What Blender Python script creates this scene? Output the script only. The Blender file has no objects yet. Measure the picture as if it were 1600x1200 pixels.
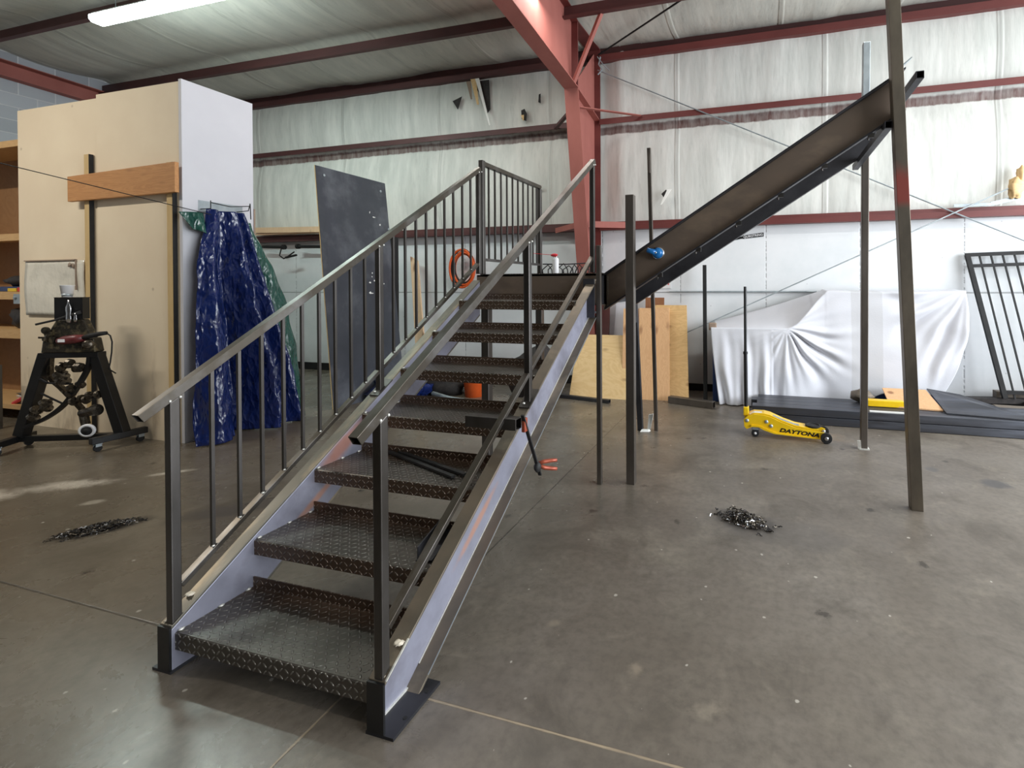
import bpy, bmesh, math, random
from mathutils import Vector, Matrix, noise
random.seed(7)
SC = bpy.context.scene
COL = SC.collection
PI = math.pi
V = Vector

# ------------------------------------------------------------------ helpers
def lin(c):
    return tuple((x/255/12.92 if x/255 <= .04045 else ((x/255+.055)/1.055)**2.4) for x in c)

class MB:
    """collects faces of one mesh; self.m is the material slot of the next faces"""
    def __init__(s):
        s.v = []; s.f = []; s.mi = []; s.m = 0
    def face(s, idx):
        s.f.append(tuple(idx)); s.mi.append(s.m)
    def add(s, pts):
        n = len(s.v); s.v += [V(p) for p in pts]; return n
    def hexa(s, p):            # 8 points: bottom 4 ccw, top 4 ccw
        n = s.add(p)
        for q in ((3,2,1,0),(4,5,6,7),(0,1,5,4),(1,2,6,5),(2,3,7,6),(3,0,4,7)):
            s.face([n+i for i in q])
        return s
    def box(s, a, b):
        x0,y0,z0 = a; x1,y1,z1 = b
        return s.hexa([(x0,y0,z0),(x1,y0,z0),(x1,y1,z0),(x0,y1,z0),(x0,y0,z1),(x1,y0,z1),(x1,y1,z1),(x0,y1,z1)])
    def frame(s, p0, p1, up=(0,0,1)):
        d = (V(p1)-V(p0)).normalized(); u = V(up)
        if abs(d.dot(u)) > .999: u = V((0,1,0))
        r = d.cross(u).normalized(); t = r.cross(d).normalized()
        return d, r, t
    def beam(s, p0, p1, w, h, up=(0,0,1)):
        d,r,t = s.frame(p0,p1,up); p0=V(p0); p1=V(p1)
        q = lambda p: [p-r*w/2-t*h/2, p+r*w/2-t*h/2, p+r*w/2+t*h/2, p-r*w/2+t*h/2]
        n = s.add(q(p0)+q(p1))
        for k in ((3,2,1,0),(4,5,6,7),(0,1,5,4),(1,2,6,5),(2,3,7,6),(3,0,4,7)):
            s.face([n+i for i in k])
        return s
    def post(s, p0, p1, w, dpt):      # nearly vertical bar with level ends
        p0=V(p0); p1=V(p1)
        q = lambda p: [p+V((a*w/2,b*dpt/2,0)) for a,b in ((-1,-1),(1,-1),(1,1),(-1,1))]
        return s.hexa(q(p0)+q(p1))
    def tubebeam(s, p0, p1, w, h, t=.004, up=(0,0,1)):   # hollow box section with open ends
        d,r,tt = s.frame(p0,p1,up); p0=V(p0); p1=V(p1)
        q = lambda p,a,b: [p-r*a/2-tt*b/2, p+r*a/2-tt*b/2, p+r*a/2+tt*b/2, p-r*a/2+tt*b/2]
        n = s.add(q(p0,w,h)+q(p1,w,h)+q(p0,w-2*t,h-2*t)+q(p1,w-2*t,h-2*t))
        for i in range(4):
            j=(i+1)%4
            s.face((n+i,n+j,n+4+j,n+4+i))
            s.face((n+8+j,n+8+i,n+12+i,n+12+j))
            s.face((n+j,n+i,n+8+i,n+8+j))
            s.face((n+4+i,n+4+j,n+12+j,n+12+i))
        return s
    def extr(s, prof, p0, p1, a, b):   # closed profile in vectors a, b swept p0->p1
        p0=V(p0); p1=V(p1); a=V(a); b=V(b); k=len(prof)
        n = s.add([p0+a*x+b*y for x,y in prof]+[p1+a*x+b*y for x,y in prof])
        for i in range(k):
            j=(i+1)%k; s.face((n+i,n+j,n+k+j,n+k+i))
        s.face([n+i for i in reversed(range(k))]); s.face([n+k+i for i in range(k)])
        return s
    def cyl(s, p0, p1, r0, r1=None, n=12, cap=True):
        r1 = r0 if r1 is None else r1
        d,r,t = s.frame(p0,p1); p0=V(p0); p1=V(p1)
        c = lambda p,R: [p+(r*math.cos(2*PI*i/n)+t*math.sin(2*PI*i/n))*R for i in range(n)]
        k = s.add(c(p0,r0)+c(p1,r1))
        for i in range(n):
            j=(i+1)%n; s.face((k+i,k+j,k+n+j,k+n+i))
        if cap:
            s.face([k+i for i in reversed(range(n))]); s.face([k+n+i for i in range(n)])
        return s
    def tube(s, pts, r, n=8, closed=False):
        pts=[V(p) for p in pts]; N=len(pts); base=len(s.v); prev=None
        for i,p in enumerate(pts):
            if closed: d=pts[(i+1)%N]-pts[i-1]
            else: d=pts[min(i+1,N-1)]-pts[max(i-1,0)]
            d.normalize()
            u = prev if prev is not None else (V((0,0,1)) if abs(d.z)<.9 else V((1,0,0)))
            rr=d.cross(u).normalized(); t=rr.cross(d).normalized(); prev=t
            R = r[i] if isinstance(r,(list,tuple)) else r
            s.v += [p+(rr*math.cos(2*PI*k/n)+t*math.sin(2*PI*k/n))*R for k in range(n)]
        M = N if closed else N-1
        for i in range(M):
            a=base+i*n; b=base+((i+1)%N)*n
            for k in range(n):
                l=(k+1)%n; s.face((a+k,a+l,b+l,b+k))
        if not closed:
            s.face([base+k for k in reversed(range(n))]); s.face([base+(N-1)*n+k for k in range(n)])
        return s
    def lathe(s, prof, c, axis=(0,0,1), n=24):
        d=V(axis).normalized(); u=V((1,0,0)) if abs(d.x)<.9 else V((0,1,0))
        r=d.cross(u).normalized(); t=d.cross(r).normalized(); c=V(c); base=len(s.v)
        for R,h in prof:
            s.v += [c+d*h+(r*math.cos(2*PI*k/n)+t*math.sin(2*PI*k/n))*R for k in range(n)]
        for i in range(len(prof)-1):
            a=base+i*n; b=a+n
            for k in range(n):
                l=(k+1)%n; s.face((a+k,a+l,b+l,b+k))
        s.face([base+k for k in reversed(range(n))]); s.face([base+(len(prof)-1)*n+k for k in range(n)])
        return s
    def grid(s, fn, nu, nv):
        base=len(s.v)
        for j in range(nv+1):
            for i in range(nu+1): s.v.append(V(fn(i/nu,j/nv)))
        for j in range(nv):
            for i in range(nu):
                a=base+j*(nu+1)+i; s.face((a,a+1,a+nu+2,a+nu+1))
        return s
    def blob(s, c, r, amp=.15, seed=0, n=12):
        c=V(c); r=V(r); base=len(s.v); m=n//2
        for j in range(m+1):
            th=PI*j/m
            for i in range(n):
                ph=2*PI*i/n
                d=V((math.sin(th)*math.cos(ph),math.sin(th)*math.sin(ph),math.cos(th)))
                k=1+amp*noise.noise(d*1.7+V((seed*3.1,seed,0)))*2
                s.v.append(c+V((d.x*r.x,d.y*r.y,d.z*r.z))*k)
        for j in range(m):
            for i in range(n):
                a=base+j*n+i; b=base+j*n+(i+1)%n
                s.face((a,a+n,b+n,b))
        return s
    def xf(s, M):
        s.v=[M@v for v in s.v]; return s

ORIG = {}
def make(name, mb, mats, origin, smooth=False, bev=0, recalc=True):
    me = bpy.data.meshes.new(name)
    o = V(origin)
    me.from_pydata([tuple(v-o) for v in mb.v], [], mb.f)
    if not isinstance(mats,(list,tuple)): mats=[mats]
    for m in mats: me.materials.append(m)
    me.polygons.foreach_set('material_index', mb.mi)
    if recalc:
        bm=bmesh.new(); bm.from_mesh(me); bmesh.ops.recalc_face_normals(bm, faces=bm.faces); bm.to_mesh(me); bm.free()
    if smooth:
        me.polygons.foreach_set('use_smooth',[True]*len(me.polygons))
    me.update()
    ob = bpy.data.objects.new(name, me); COL.objects.link(ob)
    if bev:
        md=ob.modifiers.new('bevel','BEVEL'); md.width=bev; md.segments=2; md.limit_method='ANGLE'; md.angle_limit=math.radians(40)
    ORIG[ob]=o
    return ob
def tag(o, label, cat, group=None, kind=None):
    o['label']=label; o['category']=cat
    if group: o['group']=group
    if kind: o['kind']=kind
    return o
def thing(name, label, cat, loc, group=None):
    o=bpy.data.objects.new(name,None); COL.objects.link(o); o.location=loc; o.empty_display_size=.1
    ORIG[o]=V(loc); return tag(o,label,cat,group)
def part(name, mb, mats, parent, label=None, smooth=False, bev=0):
    ob=make(name, mb, mats, ORIG[parent], smooth, bev); ob.parent=parent
    if label: ob['label']=label
    return ob
def single(name, mb, mats, label, cat, loc, group=None, smooth=False, bev=0):
    ob=make(name, mb, mats, loc, smooth, bev); ob.location=loc
    return tag(ob,label,cat,group)
def struct(name, mb, mats, smooth=False, bev=0, parent=None):
    ob=make(name, mb, mats, (0,0,0), smooth, bev)
    if parent: ob.parent=parent
    else: ob['kind']='structure'
    return ob

# ------------------------------------------------------------------ materials
class NT:
    def __init__(s, name):
        s.mat=bpy.data.materials.new(name); s.mat.use_nodes=True
        s.t=s.mat.node_tree; s.t.nodes.clear()
        s.out=s.t.nodes.new('ShaderNodeOutputMaterial'); s.b=s.t.nodes.new('ShaderNodeBsdfPrincipled')
        s.t.links.new(s.b.outputs[0], s.out.inputs[0])
        s.co=s.t.nodes.new('ShaderNodeTexCoord').outputs['Object']
    def n(s, typ, **kw):
        nd=s.t.nodes.new(typ)
        for k,v in kw.items(): setattr(nd,k,v)
        return nd
    def set(s, sock, val):
        if hasattr(val,'is_linked') or isinstance(val,bpy.types.NodeSocket): s.t.links.new(val,sock)
        else: sock.default_value=val
    def math(s, op, a, b=0, c=0, clamp=False):
        m=s.n('ShaderNodeMath',operation=op,use_clamp=clamp)
        s.set(m.inputs[0],a); s.set(m.inputs[1],b); s.set(m.inputs[2],c)
        return m.outputs[0]
    def noise(s, scale, detail=4, rough=.55, stretch=(1,1,1), co=None, dist=0, off=(0,0,0)):
        mp=s.n('ShaderNodeMapping'); s.set(mp.inputs[0], co or s.co); mp.inputs['Scale'].default_value=stretch; mp.inputs['Location'].default_value=off
        t=s.n('ShaderNodeTexNoise'); s.set(t.inputs['Vector'],mp.outputs[0]); t.inputs['Scale'].default_value=scale
        t.inputs['Detail'].default_value=detail; t.inputs['Roughness'].default_value=rough; t.inputs['Distortion'].default_value=dist
        return t.outputs['Fac']
    def ramp(s, fac, stops):
        r=s.n('ShaderNodeValToRGB'); s.set(r.inputs[0],fac); e=r.color_ramp.elements
        while len(e)<len(stops): e.new(.5)
        for k,(p,c) in enumerate(stops):
            e[k].position=p; e[k].color=(*c,1) if len(c)==3 else c
        return r.outputs[0]
    def sstep(s, x, lo, hi):
        m=s.n('ShaderNodeMapRange',interpolation_type='SMOOTHSTEP'); s.set(m.inputs[0],x)
        m.inputs[1].default_value=lo; m.inputs[2].default_value=hi; return m.outputs[0]
    def mix(s, fac, a, b, mode='MIX'):
        m=s.n('ShaderNodeMix',data_type='RGBA',blend_type=mode); s.set(m.inputs[0],fac)
        for k,v in ((6,a),(7,b)):
            if isinstance(v,(tuple,list)): v=(*v,1) if len(v)==3 else v
            s.set(m.inputs[k],v)
        return m.outputs[2]
    def bump(s, h, dist=.01, strength=1, prev=None):
        b=s.n('ShaderNodeBump'); s.set(b.inputs['Height'],h); b.inputs['Distance'].default_value=dist; b.inputs['Strength'].default_value=strength
        if prev: s.t.links.new(prev,b.inputs['Normal'])
        return b.outputs[0]
    def xyz(s, co=None):
        x=s.n('ShaderNodeSeparateXYZ'); s.set(x.inputs[0],co or s.co); return x.outputs
    def fin(s, col=None, rough=None, metal=None, normal=None, spec=None, **kw):
        for nm,v in (('Base Color',col),('Roughness',rough),('Metallic',metal),('Normal',normal),('Specular IOR Level',spec)):
            if v is None: continue
            if isinstance(v,(tuple,list)): v=(*v,1)
            s.set(s.b.inputs[nm],v)
        for k,v in kw.items(): s.set(s.b.inputs[k.replace('_',' ')],v)
        return s.mat

def vary(name, c1, c2, scale=6, rough=.5, metal=0, stretch=(1,1,1), bump=0, bscale=None, c3=None, spec=None, rvar=.1, detail=5):
    t=NT(name); f=t.noise(scale,detail,.6,stretch)
    st=[(.3,lin(c1)),(.7,lin(c2))]
    if c3: st=[(.28,lin(c1)),(.5,lin(c3)),(.72,lin(c2))]
    col=t.ramp(f,st)
    nr=None
    if bump:
        nr=t.bump(t.noise(bscale or scale*4,4,.6,stretch),bump)
    r=t.math('MULTIPLY_ADD',t.noise(scale*2.3,3,.5,stretch,off=(5,3,1)),rvar*2,rough-rvar)
    return t.fin(col,r,metal,nr,spec)

M={}
M['mill']=vary('dark_mill_steel',(76,72,68),(106,103,101),5,.40,.92,(1,1,.3))
M['rail']=vary('rail_steel',(92,87,80),(128,126,124),6,.38,.92,(1,.4,.4),c3=(84,78,70))
def webmat():
    t=NT('bare_steel_web'); x,y,z=t.xyz(); f=t.noise(2.6,5,.6)
    col=t.ramp(f,[(.28,lin((132,133,146))),(.5,lin((154,155,171))),(.72,lin((112,110,120)))])
    for cy,cz,ry,rz,c,amt in HEAT:
        a=t.math('DIVIDE',t.math('SUBTRACT',y,cy),ry); b=t.math('DIVIDE',t.math('SUBTRACT',z,t.math('MULTIPLY_ADD',t.math('SUBTRACT',y,cy),.64,cz)),rz)
        d=t.math('SQRT',t.math('ADD',t.math('MULTIPLY',a,a),t.math('MULTIPLY',b,b)))
        d=t.math('ADD',d,t.math('MULTIPLY',t.math('SUBTRACT',t.noise(9,4),.5),.7))
        col=t.mix(t.math('MULTIPLY',t.sstep(d,1.1,.3),amt),col,lin(c))
    return t.fin(col,t.math('MULTIPLY_ADD',f,.2,.32),.45)
HEAT=[(.62,.425,.20,.030,(196,142,112),.7),(.80,.66,.22,.07,(190,112,62),.6),(1.15,.62,.3,.03,(196,150,120),.4)]
M['web']=webmat()
M['flange']=vary('brown_mill_flange',(126,112,96),(160,146,124),3,.45,.55,(1,1,1),c3=(108,100,88))
M['flange_tan']=vary('tan_worn_flange',(104,100,90),(176,158,130),2.2,.45,.5,(3,1,1),c3=(112,108,98))
M['proptube']=vary('prop_tube_steel',(98,91,84),(126,119,112),4,.42,.85,(1,1,.3))
M['brownsteel']=vary('rusty_brown_channel',(118,102,88),(138,120,102),2,.42,.25,(1,1,2),c3=(112,98,86))
M['blacksteel']=vary('blackened_steel',(44,44,48),(66,66,70),4,.45,.5)
M['eaveweb']=vary('shaded_red_web',(58,32,32),(72,40,38),3,.55,.1,(.3,1,1))  # recess shade of the eave beam web painted in as a darker red
M['plate']=vary('blue_black_plate',(62,65,73),(108,111,118),1.7,.42,.3,(1,1,1),c3=(72,75,83),rvar=.1)
M['tubegrey']=vary('blue_grey_tube',(72,78,90),(98,102,112),1.5,.45,.5,(.4,3,3),c3=(66,66,70))
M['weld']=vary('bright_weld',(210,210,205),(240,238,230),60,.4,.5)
M['white_paint']=vary('white_paint_marks',(206,194,172),(226,216,200),40,.7)
M['red']=vary('red_oxide_steel',(146,88,80),(164,102,93),2.2,.72,0,(1,1,.4),spec=.25)
M['reddark']=vary('dark_red_oxide_steel',(92,44,42),(116,58,54),2.2,.5,.1,(.4,1,1))
M['purlin']=vary('red_oxide_purlin',(70,40,40),(92,52,50),3,.55,.1,(.3,1,1))
M['yellow']=vary('yellow_paint',(232,186,14),(250,208,30),4,.32,0,rvar=.05)
M['black']=vary('black_paint',(13,13,14),(22,22,24),6,.4)
M['blackmat']=vary('matt_black',(14,14,15),(28,27,27),6,.7)
M['rubber']=vary('black_rubber',(20,20,21),(32,32,33),12,.75)
M['chrome']=vary('bright_metal',(190,190,192),(220,220,222),9,.22,.95)
M['galv']=vary('galvanised_tube',(150,160,166),(186,196,200),9,.4,.6,(1,1,.5))
M['orange']=vary('orange_plastic',(214,84,30),(236,104,44),8,.4)
M['copper']=vary('orange_grip',(142,62,45),(168,86,62),14,.35,.3)
M['blue']=vary('blue_enamel',(20,92,160),(40,130,200),12,.25,.1)
M['bluedark']=vary('dark_blue_cabinet',(24,44,86),(36,58,104),3,.4)
M['white']=vary('white_plastic',(226,226,228),(240,240,240),4,.4)
M['redplastic']=vary('red_plastic',(206,40,54),(226,60,70),8,.4)
M['greasy']=vary('greasy_cast_iron',(66,58,44),(122,110,82),14,.36,.3,c3=(38,35,30),bump=.004)
M['maroon']=vary('maroon_tool_body',(84,34,36),(112,48,48),10,.4)
M['crank']=vary('oily_crank_steel',(92,84,72),(150,140,124),18,.3,.7,c3=(64,58,50))
M['brownboard']=vary('brown_hardboard',(140,120,104),(164,144,126),4,.7)
M['bushes']=vary('dark_rubbish',(22,20,20),(52,46,44),20,.7)
M['paper']=vary('white_paper',(232,232,226),(244,244,240),8,.8)
M['redbox']=vary('red_carton',(190,44,30),(220,80,50),9,.6)
M['yellowbox']=vary('yellow_carton',(214,176,40),(232,196,60),9,.6)

def wood(name, c1, c2, stretch, scale=3, knots=True, rough=.6):
    t=NT(name)
    f=t.noise(scale,6,.6,stretch,dist=1.2)
    w=t.math('FRACT',t.math('MULTIPLY',f,9))
    g=t.math('ABSOLUTE',t.math('SUBTRACT',w,.5))
    col=t.mix(t.math('MULTIPLY',g,.9),lin(c1),lin(c2))
    col=t.mix(t.math('MULTIPLY',t.sstep(t.noise(1.3,3,.5),.55,.8),.5),col,lin(tuple(x*.82 for x in c1)))
    if knots:
        v=t.n('ShaderNodeTexVoronoi'); mp=t.n('ShaderNodeMapping'); t.set(mp.inputs[0],t.co); mp.inputs['Scale'].default_value=tuple(max(.35,min(x,1)) for x in stretch)
        t.set(v.inputs['Vector'],mp.outputs[0]); v.inputs['Scale'].default_value=4.2
        k=t.sstep(v.outputs['Distance'],.20,.09)
        col=t.mix(t.math('MULTIPLY',k,.75),col,lin((120,70,40)))
    return t.fin(col,rough,0,t.bump(f,.002))
M['ply']=wood('plywood',(226,194,142),(204,164,106),(.45,1,1.6),2.2)
M['plyR']=wood('plywood_sheet',(222,184,128),(190,146,90),(.5,1,1.8),2.6)
M['pine']=wood('pine_board',(222,178,132),(196,142,98),(4,4,.28),2.6)
M['pinelight']=wood('pale_pine',(226,194,160),(206,168,130),(5,5,.3),2.2)
M['stud']=wood('stud_pine',(206,178,126),(186,152,98),(5,5,.4),3)
M['plank']=wood('orange_plank',(196,142,88),(160,104,56),(.4,4,5),2.2)
M['shelf']=wood('shelf_lumber',(206,168,116),(180,136,84),(.4,4,4),3,False)
M['shelfback']=wood('shelf_hardboard',(158,118,78),(140,100,62),(1,1,1),1.5,False)
M['scrap']=wood('old_scrap_wood',(120,110,98),(86,76,66),(.5,3,3),4)
M['browncrate']=wood('brown_stained_board',(150,100,66),(120,76,48),(3,3,.5),3,False)

def concrete():
    t=NT('stained_concrete'); x,y,z=t.xyz()
    big=t.noise(.55,6,.62); med=t.noise(2.3,7,.65,dist=.6); fine=t.noise(26,5,.6)
    col=t.ramp(big,[(.30,lin((92,84,74))),(.5,lin((112,104,94))),(.72,lin((134,127,118)))])
    col=t.mix(t.math('MULTIPLY',t.sstep(med,.47,.70),.62),col,lin((76,69,60)))
    col=t.mix(t.math('MULTIPLY',t.sstep(t.noise(4.2,7,.68,off=(2,8,1),dist=.4),.5,.74),.45),col,lin((140,132,118)))
    col=t.mix(t.math('MULTIPLY',t.sstep(t.noise(1.1,6,.6,off=(9,4,0)),.55,.75),.35),col,lin((150,143,128)))
    col=t.mix(t.math('MULTIPLY',t.sstep(fine,.35,.75),.42),col,lin((76,70,63)))
    col=t.mix(t.math('MULTIPLY',t.sstep(x,-.8,-4.0),.38),col,lin((92,81,60)))
    # paint specks
    vo=t.n('ShaderNodeTexVoronoi',voronoi_dimensions='2D'); t.set(vo.inputs['Vector'],t.co); vo.inputs['Scale'].default_value=7
    vo.inputs['Randomness'].default_value=1
    cc=t.xyz(vo.outputs['Color']); sel=t.math('GREATER_THAN',t.math('ADD',cc[0],t.math('MULTIPLY',t.math('SUBTRACT',t.noise(.9,3),.5),.5)),.84)
    wb=t.math('ADD',vo.outputs['Distance'],t.math('MULTIPLY_ADD',t.math('SUBTRACT',t.noise(45,4,.7),.5),.16,t.math('MULTIPLY',cc[1],.06)))
    sp=t.math('MULTIPLY',t.sstep(wb,.075,.045),sel)
    col=t.mix(t.math('MULTIPLY',sp,.6),col,lin((206,200,188)))
    vo2=t.n('ShaderNodeTexVoronoi',voronoi_dimensions='2D'); t.set(vo2.inputs['Vector'],t.co); vo2.inputs['Scale'].default_value=1.6
    sel2=t.math('GREATER_THAN',t.xyz(vo2.outputs['Color'])[1],.62)
    wob=t.math('ADD',vo2.outputs['Distance'],t.math('MULTIPLY',t.math('SUBTRACT',t.noise(22,4,.7),.5),.16))
    sp2=t.math('MULTIPLY',t.sstep(wob,.055,.02),sel2)
    col=t.mix(t.math('MULTIPLY',sp2,.75),col,lin((52,46,40)))
    # shaped stains and ragged pale patches
    def blot(cx,cy,rx,ry,ang,c,amt,col,wobs=5,edge=(1.1,.55)):
        ca,sa=math.cos(ang),math.sin(ang)
        dx=t.math('SUBTRACT',x,cx); dy=t.math('SUBTRACT',y,cy)
        a=t.math('DIVIDE',t.math('ADD',t.math('MULTIPLY',dx,ca),t.math('MULTIPLY',dy,sa)),rx)
        b=t.math('DIVIDE',t.math('SUBTRACT',t.math('MULTIPLY',dy,ca),t.math('MULTIPLY',dx,sa)),ry)
        d=t.math('SQRT',t.math('ADD',t.math('MULTIPLY',a,a),t.math('MULTIPLY',b,b)))
        d=t.math('ADD',d,t.math('MULTIPLY',t.math('SUBTRACT',t.noise(wobs,5,.65),.5),1.3))
        return t.mix(t.math('MULTIPLY',t.sstep(d,*edge),amt),col,lin(c))
    col=blot(-4.08,2.08,.26,.11,.95,(46,42,38),.9,col)
    col=blot(-3.55,2.5,.5,.12,.75,(78,72,66),.6,col)
    col=blot(-.10,3.22,.26,.14,-.45,(52,48,46),.9,col)
    col=blot(.1,3.16,.5,.2,-.1,(92,87,82),.5,col)
    col=blot(1.72,4.35,.12,.1,.1,(74,72,72),.8,col,9)
    col=blot(1.35,4.55,.06,.07,0,(80,78,76),.7,col,9)
    col=blot(2.35,4.75,.22,.09,.2,(86,84,82),.7,col,9)
    col=blot(-5.25,2.45,.40,.14,.5,(200,192,178),.75,col,9,(1.0,.2))
    col=blot(-5.55,2.15,.30,.16,.2,(202,194,180),.75,col,10,(1.0,.2))
    col=blot(-4.75,2.85,.22,.05,.75,(200,192,178),.75,col,10,(1.0,.2))
    col=blot(-4.65,2.3,.10,.06,.6,(190,182,166),.5,col,14,(1.0,.2))
    col=blot(.35,5.2,.5,.22,.15,(150,128,102),.45,col,5)
    col=blot(-4.6,4.4,1.1,.9,.2,(96,84,70),.5,col,3)
    col=blot(-.93,2.03,.05,.03,.4,(140,130,114),.6,col,22,(1.0,.1))
    col=blot(-.50,1.87,.04,.055,.4,(150,138,120),.6,col,24,(1.0,.1))
    col=blot(-.20,1.76,.10,.05,.5,(146,136,120),.5,col,26,(1.0,.1))
    col=blot(-2.0,.95,.05,.04,.3,(170,164,150),.6,col,24,(1.0,.1))
    # saw-cut joints
    jy=t.math('ABSOLUTE',t.math('SUBTRACT',t.math('ADD',y,t.math('MULTIPLY',x,.0066)),1.522))
    jx=t.math('ABSOLUTE',t.math('ADD',x,t.math('ADD',1.517,t.math('MULTIPLY',y,.0125))))
    wv=t.math('MULTIPLY',t.math('SUBTRACT',t.noise(18,3),.5),.006)
    dj=t.math('ADD',t.math('MINIMUM',jx,jy),wv)
    inj=t.math('MULTIPLY',t.sstep(dj,.0065,.0025),t.math('MULTIPLY_ADD',t.noise(4,4,.6),1.1,.15,clamp=True))
    side=t.sstep(t.math('ADD',x,t.math('MULTIPLY',t.math('SUBTRACT',t.noise(3,3),.5),.9)),-2.2,-1.55)
    near=t.sstep(y,1.75,1.55)
    dust=t.math('MULTIPLY',side,near)
    jc=t.mix(dust,lin((44,40,36)),lin((178,160,134)))
    col=t.mix(t.math('MULTIPLY',inj,.9),col,jc)
    h=t.math('SUBTRACT',t.math('MULTIPLY',fine,.25),inj)
    r=t.math('MULTIPLY_ADD',med,.34,t.math('MULTIPLY_ADD',t.sstep(x,-1.4,.2),.17,.12))
    return t.fin(col,r,0,t.bump(h,.002),.5)
M['floor']=concrete()

def diamond():
    t=NT('diamond_plate'); x,y,z=t.xyz(); c=.0265
    u=t.math('DIVIDE',x,c); v=t.math('DIVIDE',t.math('ADD',y,z),c)
    fu=t.math('FRACT',u); fv=t.math('FRACT',v)
    par=t.math('MODULO',t.math('ADD',t.math('FLOOR',u),t.math('FLOOR',v)),2)
    par=t.math('ABSOLUTE',par); sg=t.math('MULTIPLY_ADD',t.math('GREATER_THAN',par,.5),2,-1)
    a=t.math('SUBTRACT',fu,.5); b=t.math('MULTIPLY',t.math('SUBTRACT',fv,.5),sg)
    p=t.math('MULTIPLY',t.math('ADD',a,b),.7071); q=t.math('MULTIPLY',t.math('SUBTRACT',b,a),.7071)
    p=t.math('DIVIDE',p,.50); q=t.math('DIVIDE',q,.17)
    d=t.math('SQRT',t.math('ADD',t.math('MULTIPLY',p,p),t.math('MULTIPLY',q,q)))
    lug=t.sstep(d,1.0,.35)
    n=t.noise(3.2,5,.6)
    col=t.ramp(n,[(.3,lin((78,74,68))),(.55,lin((98,93,87))),(.75,lin((114,110,104)))])
    # brown scale towards the back of each tread, worn grey on the walked front
    ph=t.math('FRACT',t.math('DIVIDE',t.math('ADD',y,.028),.316))
    w=t.math('ADD',ph,t.math('MULTIPLY',t.math('SUBTRACT',t.noise(5,4,.6),.5),.9))
    rust=t.math('MULTIPLY',t.sstep(w,.55,.95),.6)
    col=t.mix(rust,col,lin((112,86,66)))
    col=t.mix(t.math('MULTIPLY',lug,t.math('MULTIPLY_ADD',rust,-.5,.62)),col,lin((168,164,156)))
    r=t.math('MULTIPLY_ADD',n,.28,.24)
    return t.fin(col,r,.75,t.bump(lug,.006,1))
M['diamond']=diamond()

def fabric(name, c1, c2, seamstep, seamoff, bands=(), vertical=True, dirt=.5):
    t=NT(name); x,y,z=t.xyz()
    st=(1,1,.16) if vertical else (1,.16,1)
    f=t.noise(5,6,.62,st); g=t.noise(16,5,.65,st)
    col=t.mix(t.sstep(f,.3,.75),lin(c2),lin(c1))
    col=t.mix(t.math('MULTIPLY',t.sstep(g,.52,.75),dirt),col,lin(tuple(k*.62 for k in c1)))
    fr=t.math('FRACT',t.math('DIVIDE',t.math('ADD',x,seamoff),seamstep))
    d=t.math('MULTIPLY',t.math('ABSOLUTE',t.math('SUBTRACT',fr,.5)),seamstep)
    seam=t.sstep(d,.045,.02)
    line=t.sstep(d,.02,.006)
    col=t.mix(t.math('MULTIPLY',line,.22),col,lin(tuple(k*.5 for k in c1)))
    for zlo,zhi,c,amt in bands:
        edge=t.math('ADD',z,t.math('MULTIPLY',t.math('SUBTRACT',t.noise(9,4,.6,(1,1,.1)),.5),.05))
        m=t.math('MULTIPLY',t.sstep(edge,zlo-.012,zlo+.012),t.sstep(edge,zhi+.02,zhi-.02))
        m=t.math('MULTIPLY',m,t.math('MULTIPLY_ADD',g,.9,.42,clamp=True))
        col=t.mix(t.math('MULTIPLY',m,amt),col,lin(c))
    h=t.math('ADD',t.math('MULTIPLY',seam,.3),t.math('MULTIPLY',t.noise(7,4,.5,st),.5))
    return t.fin(col,.5,0,t.bump(h,.02),.35)
M['wallfab']=fabric('wall_insulation_vinyl',(228,228,222),(204,206,200),2.03,.21,bands=((3.862,3.985,(92,60,56),.95),),dirt=.22)
M['ceilfab']=fabric('ceiling_insulation_vinyl',(206,204,194),(186,186,178),1.45,.5,vertical=False,dirt=.35)

def panels():
    t=NT('white_wall_panels'); x,y,z=t.xyz()
    f=t.noise(1.6,5,.6); col=t.mix(t.sstep(f,.35,.7),lin((232,234,236)),lin((222,226,228)))
    fr=t.math('FRACT',t.math('DIVIDE',t.math('ADD',x,-.64),1.22)); d=t.math('MULTIPLY',t.math('ABSOLUTE',t.math('SUBTRACT',fr,.5)),1.22)
    ln=t.math('MULTIPLY',t.sstep(d,.012,.004),t.sstep(t.noise(20,3,.6,(.2,1,1)),.42,.55))
    h=t.sstep(t.math('ABSOLUTE',t.math('SUBTRACT',z,1.435)),.012,.006)
    low=t.math('MULTIPLY',t.sstep(z,.55,.05),t.math('MULTIPLY_ADD',t.noise(5,4),1.0,.1))
    col=t.mix(t.math('MULTIPLY',low,.5),col,lin((150,146,138)))
    col=t.mix(t.math('MAXIMUM',t.math('MULTIPLY',ln,.5),t.math('MULTIPLY',h,.6)),col,lin((130,132,134)))
    sp=t.n('ShaderNodeTexVoronoi'); t.set(sp.inputs['Vector'],t.co); sp.inputs['Scale'].default_value=5
    col=t.mix(t.math('MULTIPLY',t.sstep(sp.outputs['Distance'],.05,.03),.4),col,lin((110,110,110)))
    return t.fin(col,.45,0,t.bump(t.math('SUBTRACT',0,t.math('MAXIMUM',ln,h)),.004),.4)
M['panel']=panels()

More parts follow.
